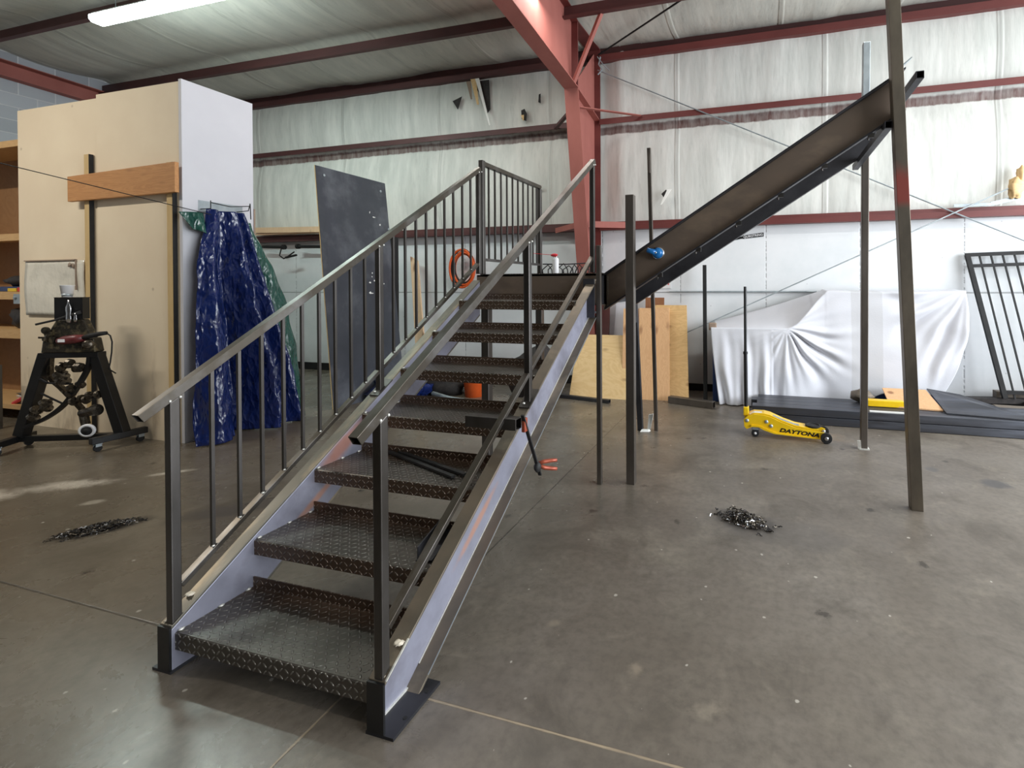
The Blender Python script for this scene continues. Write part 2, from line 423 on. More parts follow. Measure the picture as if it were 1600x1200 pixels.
def cmu():
    t=NT('grey_block_wall'); b=t.n('ShaderNodeTexBrick')
    x,y,z=t.xyz(); cb=t.n('ShaderNodeCombineXYZ'); t.set(cb.inputs[0],y); t.set(cb.inputs[1],z)
    t.set(b.inputs['Vector'],cb.outputs[0]); b.inputs['Scale'].default_value=1; b.inputs['Brick Width'].default_value=.42; b.inputs['Row Height'].default_value=.21
    b.inputs['Mortar Size'].default_value=.008; b.inputs['Color1'].default_value=(*lin((176,180,186)),1); b.inputs['Color2'].default_value=(*lin((154,158,164)),1); b.inputs['Mortar'].default_value=(*lin((198,200,202)),1)
    return t.fin(b.outputs['Color'],.8,0,t.bump(t.math('SUBTRACT',1,b.outputs['Fac']),.006))
M['cmu']=cmu()

def tanpanel():
    t=NT('tan_hardboard_panel'); f=t.noise(1.2,4,.55); x,y,z=t.xyz()
    col=t.mix(t.sstep(f,.3,.7),lin((236,220,192)),lin((228,210,182)))
    sm=t.math('MULTIPLY',t.sstep(t.noise(1.5,5,.6,(2.2,1,.8),off=(2,0,4)),.5,.72),t.sstep(z,1.35,.35))
    col=t.mix(t.math('MULTIPLY',sm,.6),col,lin((134,112,88)))
    sp=t.n('ShaderNodeTexVoronoi'); t.set(sp.inputs['Vector'],t.co); sp.inputs['Scale'].default_value=2.6
    col=t.mix(t.math('MULTIPLY',t.sstep(sp.outputs['Distance'],.06,.02),.45),col,lin((150,132,104)))
    return t.fin(col,.6)
M['tan']=tanpanel()
M['boxwhite']=vary('white_panel_board',(212,212,217),(202,202,208),1.2,.5)

def tarp(name,c1,c2):
    t=NT(name); 
    def vo(sc,off):
        wv=t.n('ShaderNodeMapping'); t.set(wv.inputs[0],t.co); wv.inputs['Location'].default_value=off; wv.inputs['Scale'].default_value=(1,1,.5)
        nz=t.n('ShaderNodeTexNoise'); t.set(nz.inputs['Vector'],wv.outputs[0]); nz.inputs['Scale'].default_value=sc*.7
        mx=t.n('ShaderNodeMix',data_type='VECTOR'); mx.inputs[0].default_value=.12; t.set(mx.inputs[4],wv.outputs[0]); t.set(mx.inputs[5],nz.outputs['Color'])
        v=t.n('ShaderNodeTexVoronoi'); t.set(v.inputs['Vector'],mx.outputs[1]); v.inputs['Scale'].default_value=sc
        return v.outputs['Distance']
    col=t.mix(t.noise(5,3),lin(c1),lin(c2))
    h=t.math('ADD',t.math('MULTIPLY',vo(5,(0,0,0)),1.5),t.math('MULTIPLY',vo(15,(3,1,2)),.6))
    return t.fin(col,t.math('MULTIPLY_ADD',t.noise(30,3),.15,.13),0,t.bump(h,.035,1),.75)
M['tarpblue']=tarp('blue_poly_tarp',(13,26,72),(20,40,100))
M['tarpgreen']=tarp('green_poly_tarp',(24,66,60),(44,92,80))
def sheetcloth():
    t=NT('white_sheet'); f=t.noise(4,5,.55,dist=.5); col=t.mix(f,lin((224,225,231)),lin((208,209,216)))
    x=t.xyz()[0]; strip=t.math('MULTIPLY',t.sstep(x,.245,.25),t.sstep(x,.605,.60)); col=t.mix(t.math('MULTIPLY',strip,.6),col,lin((196,196,198)))
    return t.fin(col,.75,0,t.bump(t.noise(60,3),.001))
M['cloth']=sheetcloth()
def polyboard():
    t=NT('glossy_white_sheet'); f=t.noise(4,4,.5)
    col=t.mix(t.sstep(t.noise(3,4),.5,.7),lin((222,216,200)),lin((196,190,174)))
    return t.fin(col,.08,0,t.bump(f,.02),.7)
M['gloss']=polyboard()
def emis(name,c,s):
    t=NT(name); t.fin((.9,.9,.9),.5); t.b.inputs['Emission Color'].default_value=(*c,1); t.b.inputs['Emission Strength'].default_value=s
    return t.mat
M['lamp']=emis('lit_lamp_diffuser',(.84,1,.96),26.0)
def redpatch():
    t=NT('square_tube_with_red_patch'); x,y,z=t.xyz()
    f=t.noise(4,5,.6,(1,1,.4)); col=t.ramp(f,[(.3,lin((90,84,76))),(.7,lin((128,118,104)))])
    m=t.math('MULTIPLY',t.sstep(z,2.05,2.12),t.sstep(t.math('ADD',z,t.math('MULTIPLY',t.noise(12,3),.12)),2.46,2.3))
    col=t.mix(t.math('MULTIPLY',m,.8),col,lin((140,48,40)))
    return t.fin(col,.42,t.math('MULTIPLY_ADD',m,-.6,.75))
M['propred']=redpatch()

# ------------------------------------------------------------------ the setting
M['wallgrey']=vary('dark_grey_paint',(38,37,36),(48,47,46),2,.8)
WY=7.1; XL=-11.45
g=MB(); g.box((-12.5,-7,-.12),(9.6,WY+.3,0)); struct('floor',g,M['floor'])

# rear wall: white panels up to the girt, insulation vinyl bulging between the girts above
g=MB(); g.box((-11.6,WY,0),(9.6,WY+.25,2.42)); struct('wall_back',g,M['panel'])
g=MB()
levels=[2.40,4.0,5.02]
def wallpt(u,v):
    X=-11.6+u*21.2; Z=2.40+v*(5.24-2.40)
    for a,b in ((2.40,3.90),(3.90,5.24)):
        if a<=Z<=b:
            q=(Z-a)/(b-a); bul=.10*math.sin(PI*q)**.8*min(1,max(0,(abs(X+2.5)-.16)/.25))
    nz=noise.noise(V((X*1.6,0,Z*.35)))*.02+noise.noise(V((X*4.5,1,Z*.5)))*.008
    fr=((X+.21)/2.03)%1; pinch=.014*math.exp(-((fr-.5)*2.03/.10)**2)
    return (X,WY-.0-bul*(.8)+nz+pinch*.8,Z)
g.grid(wallpt,420,48); struct('wall_back_insulation',g,M['wallfab'],smooth=True)
g=MB(); g.box((-11.6,WY-.03,0),(-2.9,WY,.13)); g.box((-2.2,WY-.03,0),(9.6,WY,.10)); struct('wall_foot_strip',g,M['blackmat'])  # low black strip along the foot of the rear wall
g=MB(); g.box((XL-.2,-7,0),(XL,WY+.3,5.6)); struct('wall_left',g,M['cmu'])
# right wall with the open bay door, wall behind the camera
g=MB(); X0=6.6
g.box((X0,-7,0),(X0+.2,-2.4,5.6)); g.box((X0,6.9,0),(X0+.2,WY+.3,5.6)); g.box((X0,-2.4,4.3),(X0+.2,6.9,5.6)); struct('wall_right',g,M['boxwhite'])
g=MB(); 
g.box((-12.5,-7.2,0),(9.6,-7,5.6)); struct('wall_front',g,M['wallgrey'])

def ceilz(Y): return 5.20+.055*(WY-Y)
PUR=[(5.85,5.0),(4.32,5.10),(2.8,5.19),(1.3,5.28),(-.2,5.36),(-1.7,5.45),(-3.2,5.54),(-4.7,5.62)]
g=MB()
ys=[7.15]+[p[0] for p in PUR]+[-7.1]
def ceilpt(u,v):
    X=-11.6+u*21.2; Y=7.15-v*14.25
    for a,b in zip(ys,ys[1:]):
        if b-1e-6<=Y<=a: q=(a-Y)/(a-b)
    sag=.11*math.sin(PI*q)
    n=noise.noise(V((X*.8,Y*.5,3)))*.03+noise.noise(V((X*3.5,Y*.6,7)))*.01
    return (X,Y,ceilz(Y)-sag+n)
g.grid(ceilpt,300,120); struct('ceiling',g,M['ceilfab'],smooth=True)

# ------------------------------------------------------------------ red steel frame of the building
def zbeam(name,Y,zb,h,x0,x1,label,cat,group,mat,flip=1,lip=.02,w=.07):
    t=.006; f=flip
    prof=[(0,0),(w*f,0),(w*f,lip),((w-t)*f,lip),((w-t)*f,t),(t*f,t),(t*f,h-t),(-(w-t)*f,h-t),(-(w-t)*f,h-lip),(-w*f,h-lip),(-w*f,h),(0,h)]
    g=MB(); g.extr(prof,(x0,Y,zb),(x1,Y,zb),(0,1,0),(0,0,1))
    return single(name,g,mat,label,cat,((x0+x1)/2,Y,zb),group)
names=['red roof purlin one bay in front of the rear wall, crossing above the column','dark red roof purlin beside the hanging lamp, second in from the rear wall']
for i,(Y,zb) in enumerate(PUR[:2]):
    zbeam('roof_purlin',Y,zb,.17,XL,6.6,names[i],'purlin','roof purlins under the ceiling',M['purlin'],flip=-1,w=.065)
# eave strut along the top of the rear wall, in two bays
for x0,x1,lb in ((XL,-2.6,'dark red eave beam at the top of the rear wall, left of the column'),(-2.4,6.6,'red eave beam at the top of the rear wall, right of the column')):
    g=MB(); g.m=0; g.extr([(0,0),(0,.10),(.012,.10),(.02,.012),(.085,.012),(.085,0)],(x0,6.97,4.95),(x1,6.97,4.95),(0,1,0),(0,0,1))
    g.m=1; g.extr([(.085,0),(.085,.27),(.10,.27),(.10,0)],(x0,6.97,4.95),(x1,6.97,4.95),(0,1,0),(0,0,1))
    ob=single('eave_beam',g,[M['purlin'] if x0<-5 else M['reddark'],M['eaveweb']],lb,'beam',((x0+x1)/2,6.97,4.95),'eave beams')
    for k in range(16 if x0>-5 else 0):
        b=MB(); xx=-2.1+k*.34; b.lathe([(.011,0),(.011,.009),(.004,.012)],(xx,7.053,5.185),(0,-1,0),8); part('bolt_head',b,M['weld'],ob)
# wall girts: an upper one and one at the top of the white panels, each in two bays
for z0,h,lb in ((3.985,.085,'upper'),(2.385,.125,'lower')):
    for x0,x1,side in ((XL,-2.6,'left'),(-2.4,6.6,'right')):
        g=MB()
        if lb=='upper': prof=[(0,0),(0,h),(.006,h),(.09,h+.01),(.12,h+.01),(.12,h-.02),(.02,h-.03),(.006,0)]
        else: prof=[(0,0),(0,h*.62),(.035,h*.66),(.035,h),(.12,h),(.12,0)]
        y0=6.955
        g.extr(prof,(x0,y0,z0),(x1,y0,z0),(0,1,0),(0,0,1))
        lab={('upper','left'):'dark red wall rail high up, left of the red column','dummy':'',
             ('upper','right'):'red wall rail high up, right of the red column',
             ('lower','left'):'dark red wall rail just above the panels, left of the red column',
             ('lower','right'):'red wall rail along the top of the white wall panels, right of the column'}[(lb,side)]
        single('wall_girt',g,M['reddark'] if side=='right' else M['purlin'],lab,'beam',((x0+x1)/2,y0,z0),'wall girts',)
# tapered column and rafter
XC=-2.50
def interp(z): # front flange Y at height z
    return 6.86+(6.10-6.86)*z/4.22 if z<4.22 else 6.10
col=thing('steel_column','tapered red steel column standing against the rear wall','column',(XC,6.9,0))
g=MB(); g.hexa([(XC-.005,6.86,0),(XC+.005,6.86,0),(XC+.005,7.03,0),(XC-.005,7.03,0),(XC-.005,6.10,4.22),(XC+.005,6.10,4.22),(XC+.005,7.03,5.12),(XC-.005,7.03,5.12)])
part('web',g,M['red'],col)
g=MB(); g.hexa([(XC-.10,6.845,0),(XC+.10,6.845,0),(XC+.10,6.86,0),(XC-.10,6.86,0),(XC-.10,6.085,4.22),(XC+.10,6.085,4.22),(XC+.10,6.10,4.22),(XC-.10,6.10,4.22)])
part('inner_flange',g,M['red'],col)
g=MB(); g.box((XC-.10,7.0,0),(XC+.10,7.015,5.14)); part('outer_flange',g,M['reddark'],col)
g=MB(); g.beam((XC,6.09,4.215),(XC,7.03,4.06),.19,.014); part('stiffener',g,M['red'],col)
g=MB(); g.box((XC-.14,6.80,0),(XC+.14,7.09,.02)); part('base_plate',g,M['reddark'],col)
g=MB(); g.beam((XC+.03,6.22,4.0),(XC+.75,6.93,4.05),.045,.012,(0,.2,1)); part('girt_brace',g,M['red'],col)
g=MB(); g.beam((XC-.02,6.25,4.02),(XC-.62,6.94,3.99),.05,.04,(0,0,1)); part('girt_brace',g,M['purlin'],col)
g=MB(); g.extr([(-.0,-.04),(.0,.05),(.01,.05),(.01,-.04)],(XC+.08,6.52,2.42),(XC+.55,6.94,2.44),(0,-1,0),(0,0,1)); part('girt_brace',g,M['red'],col)
g=MB(); g.extr([(-.0,-.06),(.0,.02),(.01,.02),(.01,-.06)],(XC-.08,6.50,2.44),(XC-.62,6.94,2.42),(0,-1,0),(0,0,1)); part('girt_brace',g,M['red'],col)
raf=thing('steel_rafter','red steel rafter running from the column head up under the ceiling','rafter',(XC,4.5,4.4))
yb=[(6.10,4.225),(4.33,4.40),(0,4.85),(-7,5.1)]
def rz(Y):
    for (a,za),(b,zb) in zip(yb,yb[1:]):
        if b<=Y<=a: return za+(zb-za)*(a-Y)/(a-b)
def rtop(Y): return ceilz(Y)-.10 if Y<6 else 5.09+ .05*(Y-6)
YS=[6.10,5.85,5.0,4.33,3,1.5,0,-2,-4.5,-7]
g=MB()
for a,b in zip(YS,YS[1:]):
    g.hexa([(XC-.005,a,rz(a)),(XC+.005,a,rz(a)),(XC+.005,b,rz(b)),(XC-.005,b,rz(b)),(XC-.005,a,rtop(a)),(XC+.005,a,rtop(a)),(XC+.005,b,rtop(b)),(XC-.005,b,rtop(b))])
part('web',g,M['red'],raf)
for nm,fn,dz in (('bottom_flange',rz,-.014),('top_flange',rtop,0)):
    g=MB()
    yy=YS if nm=='bottom_flange' else [7.03]+YS
    for a,b in zip(yy,yy[1:]):
        g.hexa([(XC-.10,a,fn(a)+dz),(XC+.10,a,fn(a)+dz),(XC+.10,b,fn(b)+dz),(XC-.10,b,fn(b)+dz),(XC-.10,a,fn(a)+dz+.014),(XC+.10,a,fn(a)+dz+.014),(XC+.10,b,fn(b)+dz+.014),(XC-.10,b,fn(b)+dz+.014)])
    part(nm,g,M['red'] if nm=='bottom_flange' else M['reddark'],raf)
for yy,wd in ((6.09,.19),(5.62,.0)):
    if wd:
        g=MB(); g.box((XC-.095,yy,rz(6.1)),(XC+.095,yy+.02,5.09)); part('end_plate',g,M['reddark'],raf)
g=MB(); g.beam((XC+.05,6.05,4.26),(XC+.52,5.85,5.03),.045,.045); part('flange_brace',g,M['red'],raf)
g=MB(); g.beam((XC-.05,6.0,4.28),(XC-.5,5.85,5.03),.045,.045); part('flange_brace',g,M['purlin'],raf)
# end-wall rafter on the block wall
g=MB(); g.extr([(0,0),(0,.25),(.012,.25),(.012,.012),(.16,.012),(.16,0)],(XL+.01,-7,5.25),(XL+.01,7.0,4.73),(1,0,0),(0,0,1))
g.extr([(0,0),(0,.012),(.16,.012),(.16,0)],(XL+.01,-7,5.49),(XL+.01,7.0,4.97),(1,0,0),(0,0,1))
g.box((XL+.15,6.9,4.7),(XL+.17,7.0,4.9))
single('end_rafter',g,M['red'],'red steel rafter bolted along the top of the grey block wall','rafter',(XL,2,4.9))
# cross bracing rods
def rod(name,a,b,r,label,mat,cat='rod',group=None):
    g=MB(); g.cyl(a,b,r,n=8); return single(name,g,mat,label,cat,a,group)
rod('brace_rod',(-2.41,6.93,4.80),(3.25,6.93,1.97),.009,'thin steel brace rod sloping down from the column head to the right',M['galv'],group='thin steel brace rods')
rod('brace_rod',(-1.10,6.92,.85),(3.25,6.90,2.885),.008,'thin steel brace rod rising to the right across the white panels',M['galv'],group='thin steel brace rods')
rod('brace_rod',(-2.40,6.93,5.03),(1.4,4.35,5.17),.012,'dark brace rod under the ceiling right of the red column',M['blackmat'],group='thin steel brace rods')
g=MB(); g.tube([(-2.36,6.9,4.98),(-2.38,6.88,4.86),(-2.33,6.89,4.78),(-2.40,6.9,4.72)],.012,6); g.tube([(-2.40,6.88,4.98),(-2.30,6.87,4.84),(-2.22,6.9,4.76)],.008,6)
single('rod_bracket',g,M['galv'],'small bright hook bracket at the head of the red column','bracket',(-2.36,6.9,4.98))

# hanging lamp
lamp=thing('ceiling_lamp','long lit fluorescent tube lamp hanging under the ceiling','lamp',(-6.9,4.12,4.93))
g=MB(); g.extr([(-.08,.03),(.08,.03),(.05,.07),(-.05,.07)],(-8.15,4.12,4.94),(-5.65,4.12,4.94),(0,1,0),(0,0,1)); part('housing',g,M['white'],lamp)
g=MB(); g.extr([(-.085,.03),(-.085,-.02),(-.055,-.05),(.055,-.05),(.085,-.02),(.085,.03)],(-8.14,4.12,4.935),(-5.66,4.12,4.935),(0,1,0),(0,0,1)); part('diffuser',g,M['lamp'],lamp)
for xx in (-7.8,-6.0):
    g=MB(); g.cyl((xx,4.12,4.99),(xx,4.12,5.25),.004,n=6); part('hanger',g,M['galv'],lamp)

# ------------------------------------------------------------------ the steel staircase
SL=.6415
st=thing('steel_staircase','bare steel staircase with diamond plate treads, landing and railings in mid floor','staircase',(-1.8,1.4,0))
XWL,XWR=-2.290,-1.325           # inner faces of the webs
XTL,XTR=-2.356,-1.255           # flange tips
TOP=lambda Y:.187+.6405*(Y-1.36)
HP=.297
def cprof(w,t=.009,tf=.014,h=HP): # C with web at 0 and flanges to w (signed)
    s=1 if w>0 else -1
    return [(0,0),(0,h),(w,h),(w,h-tf),(s*t,h-tf),(s*t,tf),(w,tf),(w,0)]
def clip_floor(ob,z):
    bm=bmesh.new(); bm.from_mesh(ob.data); 
    bmesh.ops.bisect_plane(bm,geom=bm.verts[:]+bm.edges[:]+bm.faces[:],plane_co=(0,0,z),plane_no=(0,0,1),clear_inner=True)
    bm.to_mesh(ob.data); bm.free()
def channel(p0,p1,w,a):
    """open channel, material 0 web, 1 flanges"""
    g=MB(); s=1 if w>0 else -1; t=.009; tf=.014
    g.m=0; g.extr([(0,tf),(0,HP-tf),(s*t,HP-tf),(s*t,tf)],p0,p1,a,(0,0,1))
    g.m=1; g.extr([(0,0),(0,tf),(w,tf),(w,0)],p0,p1,a,(0,0,1)); g.extr([(0,HP-tf),(0,HP),(w,HP),(w,HP-tf)],p0,p1,a,(0,0,1))
    return g
Y0,Y1=1.361,3.56
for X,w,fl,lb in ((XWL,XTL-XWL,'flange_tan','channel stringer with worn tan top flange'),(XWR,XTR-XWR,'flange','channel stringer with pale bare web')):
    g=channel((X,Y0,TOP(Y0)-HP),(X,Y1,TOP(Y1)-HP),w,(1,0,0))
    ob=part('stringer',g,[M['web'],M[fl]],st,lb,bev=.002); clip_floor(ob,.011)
    g=MB(); a,b=sorted((X,X+w)); g.box((a,1.352,.01),(b,1.3605,TOP(1.36)-.003)); part('end_cap',g,M['black'],ob)
    g=MB()
    if w>0: g.box((X-.005,1.352,0),(X+w+.04,1.60,.011))
    else: g.box((X+w-.032,1.352,0),(X+.005,1.60,.011))
    part('base_plate',g,M['blacksteel'],ob)
    if w>0:
        for yy in (1.43,1.545):
            g=MB(); g.cyl((X+w+.022,yy,.0105),(X+w+.022,yy,.0125),.0075,n=10); part('bolt_hole',g,M['blackmat'],ob)
    if True:
        s_=1 if w>0 else -1
        for a_,z_,mm,nm in ((X+s_*.012,.017,'weld','weld_fillet_line'),(X+w,.0125,'rail','bright_edge')):  # thin bright strips along the web fillet and the bottom flange tip
            if nm=='bright_edge' and w<0: continue
            y_=1.60 if nm=='weld_fillet_line' else 1.58; w_=.004 if nm=='weld_fillet_line' else .0025
            g=MB(); g.beam((a_,y_,TOP(y_)-HP+z_),(a_,3.54,TOP(3.54)-HP+z_),w_,w_); part(nm,g,M['galv'] if nm=='bright_edge' else M['weld'],ob,'bright line')
        if w>0:
            g=MB(); g.beam((X+w,1.364,TOP(1.364)-.001),(X+w,1.475,TOP(1.475)-.001),.006,.005); part('weld_fillet_line',g,M['weld'],ob,'bright line')
            g=MB(); g.beam((X+.012,1.362,.014),(X+.012,1.56,.014),.008,.006); part('weld_fillet_line',g,M['weld'],ob,'bright line')
    # weld blobs and chalk marks on the top flange
    xm=X+w*.5
    for yy,r,mm in ((1.376,.011,'white_paint'),(1.462,.017,'white_paint')):
        g=MB(); g.blob((xm+(.012 if w>0 else -.012),yy,TOP(yy)+.001),(r,r*1.5,.003),.6,int(yy*100),16); part('paint_mark',g,M[mm],ob,smooth=True)
RUN=.316; RISE=.2135
tread=[]
for i in range(7):
    yf=1.372+RUN*i; z=.155+RISE*i; yr=yf+RUN; t=.006
    prof=[(yf,z-.068),(yf,z-.004),(yf+.004,z),(yr-t,z),(yr-t,z+.046),(yr,z+.046),(yr,z-t),(yf+t,z-t),(yf+t,z-.068)]
    g=MB(); g.extr(prof,(XWL+.001,0,0),(XWR-.001,0,0),(0,1,0),(0,0,1))
    tr=part('tread',g,M['diamond'],st)
    for xx in (XWL+.02,XWR-.02):
        g=MB(); g.beam((xx,yf+.03,z-.03),(xx,yr-.03,z-.03),.036,.04); part('support_angle',g,M['blacksteel'],tr)
    for yy in (yf+.02,yf+.17,yr-.03):
        g=MB(); g.blob((XWL+.006,yy,z+.003),(.008,.012,.005),.3,i+int(yy*50),8); part('weld_bead',g,M['weld'],tr,smooth=True)
# landing
LZ=1.648; LX0,LX1,LY0,LY1=-2.345,-1.235,3.60,4.76
g=MB()
g.box((LX0,LY0,LZ-.255),(LX1,LY0+.010,LZ-.008)); g.box((LX0,LY0-.0,LZ-.022),(LX1,LY0+.065,LZ-.008)); g.box((LX0,LY0,LZ-.255),(LX1,LY0+.06,LZ-.243))
fr=part('landing_frame',g,M['brownsteel'],st)
g=MB(); g.box((LX0,LY1-.01,LZ-.25),(LX1,LY1,LZ-.008)); part('rear_channel',g,M['blacksteel'],fr)
g=MB(); g.box((LX0,LY0+.01,LZ-.25),(LX0+.01,LY1-.01,LZ-.008)); g.box((LX0+.01,LY0+.01,LZ-.25),(LX0+.06,LY1-.01,LZ-.238)); part('side_channel',g,M['blacksteel'],fr)
g=MB(); g.box((LX1-.01,LY0+.01,LZ-.25),(LX1,LY1-.01,LZ-.008)); part('side_channel',g,M['blacksteel'],fr)
g=MB(); g.box((LX0+.18,LY0-.012,LZ-.006),(LX1,LY1,LZ)); g.box((LX0,LY0+.05,LZ-.006),(LX0+.18,LY1,LZ)); part('deck_plate',g,M['diamond'],fr)
for xx,yy in ((-2.315,3.70),(-2.30,4.70)):
    g=MB(); g.post((xx,yy,0),(xx,yy,LZ-.25),.07,.07); part('landing_leg',g,M['mill'],fr,bev=.006)
g=MB(); g.box((-1.345,3.50,1.30),(-1.255,3.515,1.60)); g.box((-1.33,3.515,1.33),(-1.27,3.60,1.345)); part('connector_plate',g,M['blacksteel'],fr)
# handrails
def rail(X,base,posts,balus,endY,lowfun,lowsegs,lb):
    RT=lambda Y:1.066+SL*(Y-1.27); w=.038
    g=MB(); ya,yb_=1.27,endY
    c=lambda Y:(X,Y,RT(Y)-.021)
    g.tubebeam(c(ya),c(yb_),w,.036,.003)
    hr=part('handrail',g,M['rail'],st,lb,bev=.0015)
    for k,Y in enumerate(posts):
        zb=TOP(Y)+.002
        if k==len(posts)-1: zb=LZ
        zt=RT(Y)-.042
        g=MB(); w2=.018
        g.hexa([(X-w2,Y-w2,zb+ (0 if k==len(posts)-1 else -.6405*w2)),(X+w2,Y-w2,zb+(0 if k==len(posts)-1 else -.6405*w2)),(X+w2,Y+w2,zb+(0 if k==len(posts)-1 else .6405*w2)),(X-w2,Y+w2,zb+(0 if k==len(posts)-1 else .6405*w2)),
                (X-w2,Y-w2,zt-SL*w2),(X+w2,Y-w2,zt-SL*w2),(X+w2,Y+w2,zt+SL*w2),(X-w2,Y+w2,zt+SL*w2)])
        part('rail_post',g,M['mill'],hr,bev=.004)
        for dy,dz in ((-.018,-.004),(.018,.006)):
            g=MB(); g.blob((X+.019,Y+dy,zt+dz),(.006,.006,.006),.2,k,8); part('weld_bead',g,M['weld'],hr,smooth=True)
        if k==1:
            g=MB(); cy=Y; g.beam((X,cy-.05,TOP(cy-.05)+.005),(X,cy+.07,TOP(cy+.07)+.005),.066,.009); part('foot_plate',g,M['mill'],hr)
            g=MB(); g.blob((X-.012,Y-.03,TOP(Y-.03)+.012),(.009,.009,.006),.2,5,8); part('bolt_head',g,M['weld'],hr,smooth=True)
    for a,b in lowsegs:
        g=MB(); g.beam((X,a,lowfun(a)-.012),(X,b,lowfun(b)-.012),.034,.022); part('bottom_rail',g,M['rail'],hr,bev=.0015)
    for Y in balus:
        g=MB(); g.post((X,Y,lowfun(Y)-.006),(X,Y,RT(Y)-.040),.0135,.0135); part('baluster',g,M['mill'],hr)
        g=MB(); g.blob((X+.009,Y-.005,lowfun(Y)+.002),(.006,.008,.004),.2,int(Y*100),6)
        part('weld_bead',g,M['weld'],hr,smooth=True)
    return hr
lowL=lambda Y:.362+.650*(Y-1.43)
lowR=lambda Y:.376+.664*(Y-1.417)
rail(-2.308,0,(1.382,2.480,3.575),(1.527,1.64,1.744,1.852,1.955,2.055,2.156,2.263,2.366,2.598,2.708,2.812,2.917,3.02,3.123,3.231,3.346,3.459),3.585,lowL,((1.40,2.462),(2.498,3.557)),'sloping railing with thin square balusters')
rail(-1.283,0,(1.378,2.470,3.545),(),3.57,lowR,((1.396,2.452),(2.488,3.527)),'sloping railing with posts and no balusters')
# landing guard
X=-2.31
g=MB(); g.beam((X,3.62,2.59),(X,4.735,2.60),.038,.036); gd=part('landing_guard',g,M['rail'],st,'level railing with thin balusters on the landing edge',bev=.0015)
for Y in (3.63,4.725):
    g=MB(); g.post((X,Y,LZ),(X,Y,2.615 if Y<4 else 2.58),.042,.042); part('guard_post',g,M['mill'],gd,bev=.004)
g=MB(); g.beam((X,3.65,1.772),(X,4.70,1.772),.034,.022); part('bottom_rail',g,M['mill'],gd)
for Y in (3.735,3.835,3.94,4.045,4.15,4.255,4.36,4.465,4.57,4.655):
    g=MB(); g.post((X,Y,1.775),(X,Y,2.575),.0135,.0135); part('baluster',g,M['mill'],gd)
# second flight: two channel stringers climbing to the right from the landing
B2=lambda X:2.157+.6375*(X-.031)
XA,XB=LX1,.935
for Yw,w,mm,lb in ((3.745,-.065,('brownsteel','blacksteel'),'upper channel stringer with brown web facing the camera'),(4.60,.065,('blacksteel','blacksteel'),'upper channel stringer next to the rear wall side')):
    g=channel((XA,Yw,B2(XA)),(XB,Yw,B2(XB)),w,(0,1,0)); 
    g.m=0; g.extr([(0,.0),(0,HP),(w,HP),(w,.0)],(XA-.008,Yw,B2(XA)),(XA,Yw,B2(XA)),(0,1,0),(0,0,1))
    ob=part('upper_stringer',g,[M[mm[0]],M[mm[1]]],st,lb,bev=.002)
    if w<0:
        for k in range(6):
            xx=-.78+k*.30
            g=MB(); g.box((xx-.02,3.69,B2(xx)-.028),(xx+.02,3.70,B2(xx)+.004)); g.blob((xx-.018,3.688,B2(xx-.02)-.024),(.007,.006,.012),.2,k,8); part('tread_clip',g,M['mill'],ob)
        g=MB(); 
        for k in range(12): g.blob((XA+.012,3.738,B2(XA)+.02+k*.022),(.006,.006,.014),.2,k,6)
        part('weld_bead',g,M['flange_tan'],ob,smooth=True)
        g=MB(); g.beam((.86,3.68,B2(.86)+HP+.012),(.965,3.68,B2(.965)+HP+.03),.05,.006); part('end_tab',g,M['galv'],ob)

# ------------------------------------------------------------------ temporary props and posts
def leanpost(name,p0,p1,w,d,mat,label,group='square tube props'):
    g=MB(); t=.005; p0=V(p0); p1=V(p1)
    q=lambda p,a,b:[p+V((i*a/2,j*b/2,0)) for i,j in ((-1,-1),(1,-1),(1,1),(-1,1))]
    n=g.add(q(p0,w,d)+q(p1,w,d)+q(p1,w-2*t,d-2*t)+q(p1-V((0,0,.25)),w-2*t,d-2*t))
    g.face((n+3,n+2,n+1,n)); 
    for i in range(4):
        j=(i+1)%4; g.face((n+i,n+j,n+4+j,n+4+i)); g.face((n+4+i,n+4+j,n+8+j,n+8+i)); g.face((n+8+i,n+8+j,n+12+j,n+12+i))
    g.face((n+12,n+13,n+14,n+15))
    return single(name,g,mat,label,'post',tuple(p0),group,bev=.005)
leanpost('square_post',(1.010,3.725,0),(.800,3.585,4.2),.075,.075,M['propred'],'tall leaning square tube with a red paint patch, propping the upper stringer')
fp=thing('square_post','tall square tube with pale top leaning behind the far upper stringer','post',(.905,4.96,0),'square tube props')
g=MB(); g.post((.905,4.96,0),(.885,4.78,2.95),.060,.060); part('lower_tube',g,M['proptube'],fp,bev=.005)
g=MB(); g.post((.885,4.78,2.95),(.884,4.73,3.70),.060,.060); part('pale_top',g,M['galv'],fp,'pale tube',bev=.005)  # upper length, paler than the lower tube
g=MB(); g.box((.86,4.92,.0),(.95,4.99,.012)); g.beam((.865,4.93,.0),(.855,4.91,.09),.03,.008,(0,1,0)); part('foot_plate',g,M['weld'],fp)
leanpost('square_post',(-1.235,3.555,0),(-1.235,3.555,1.86),.036,.036,M['proptube'],'slim square tube standing on the floor at the right corner of the landing')
leanpost('square_post',(-1.000,3.632,0),(-1.000,3.632,2.25),.066,.066,M['proptube'],'thick square post standing in front of the lower end of the upper stringer')
leanpost('square_post',(-1.270,4.99,0),(-1.262,4.72,1.42),.055,.055,M['blacksteel'],'dark square leg just behind the thick post, under the landing')
leanpost('square_post',(-1.106,5.02,0),(-1.105,4.72,2.92),.036,.036,M['proptube'],'slim tall square tube behind the upper stringer, in front of the pine boards')
leanpost('square_post',(-.755,6.50,0),(-.805,6.86,1.83),.05,.05,M['blackmat'],'black square post leaning on the white wall left of the sheet')
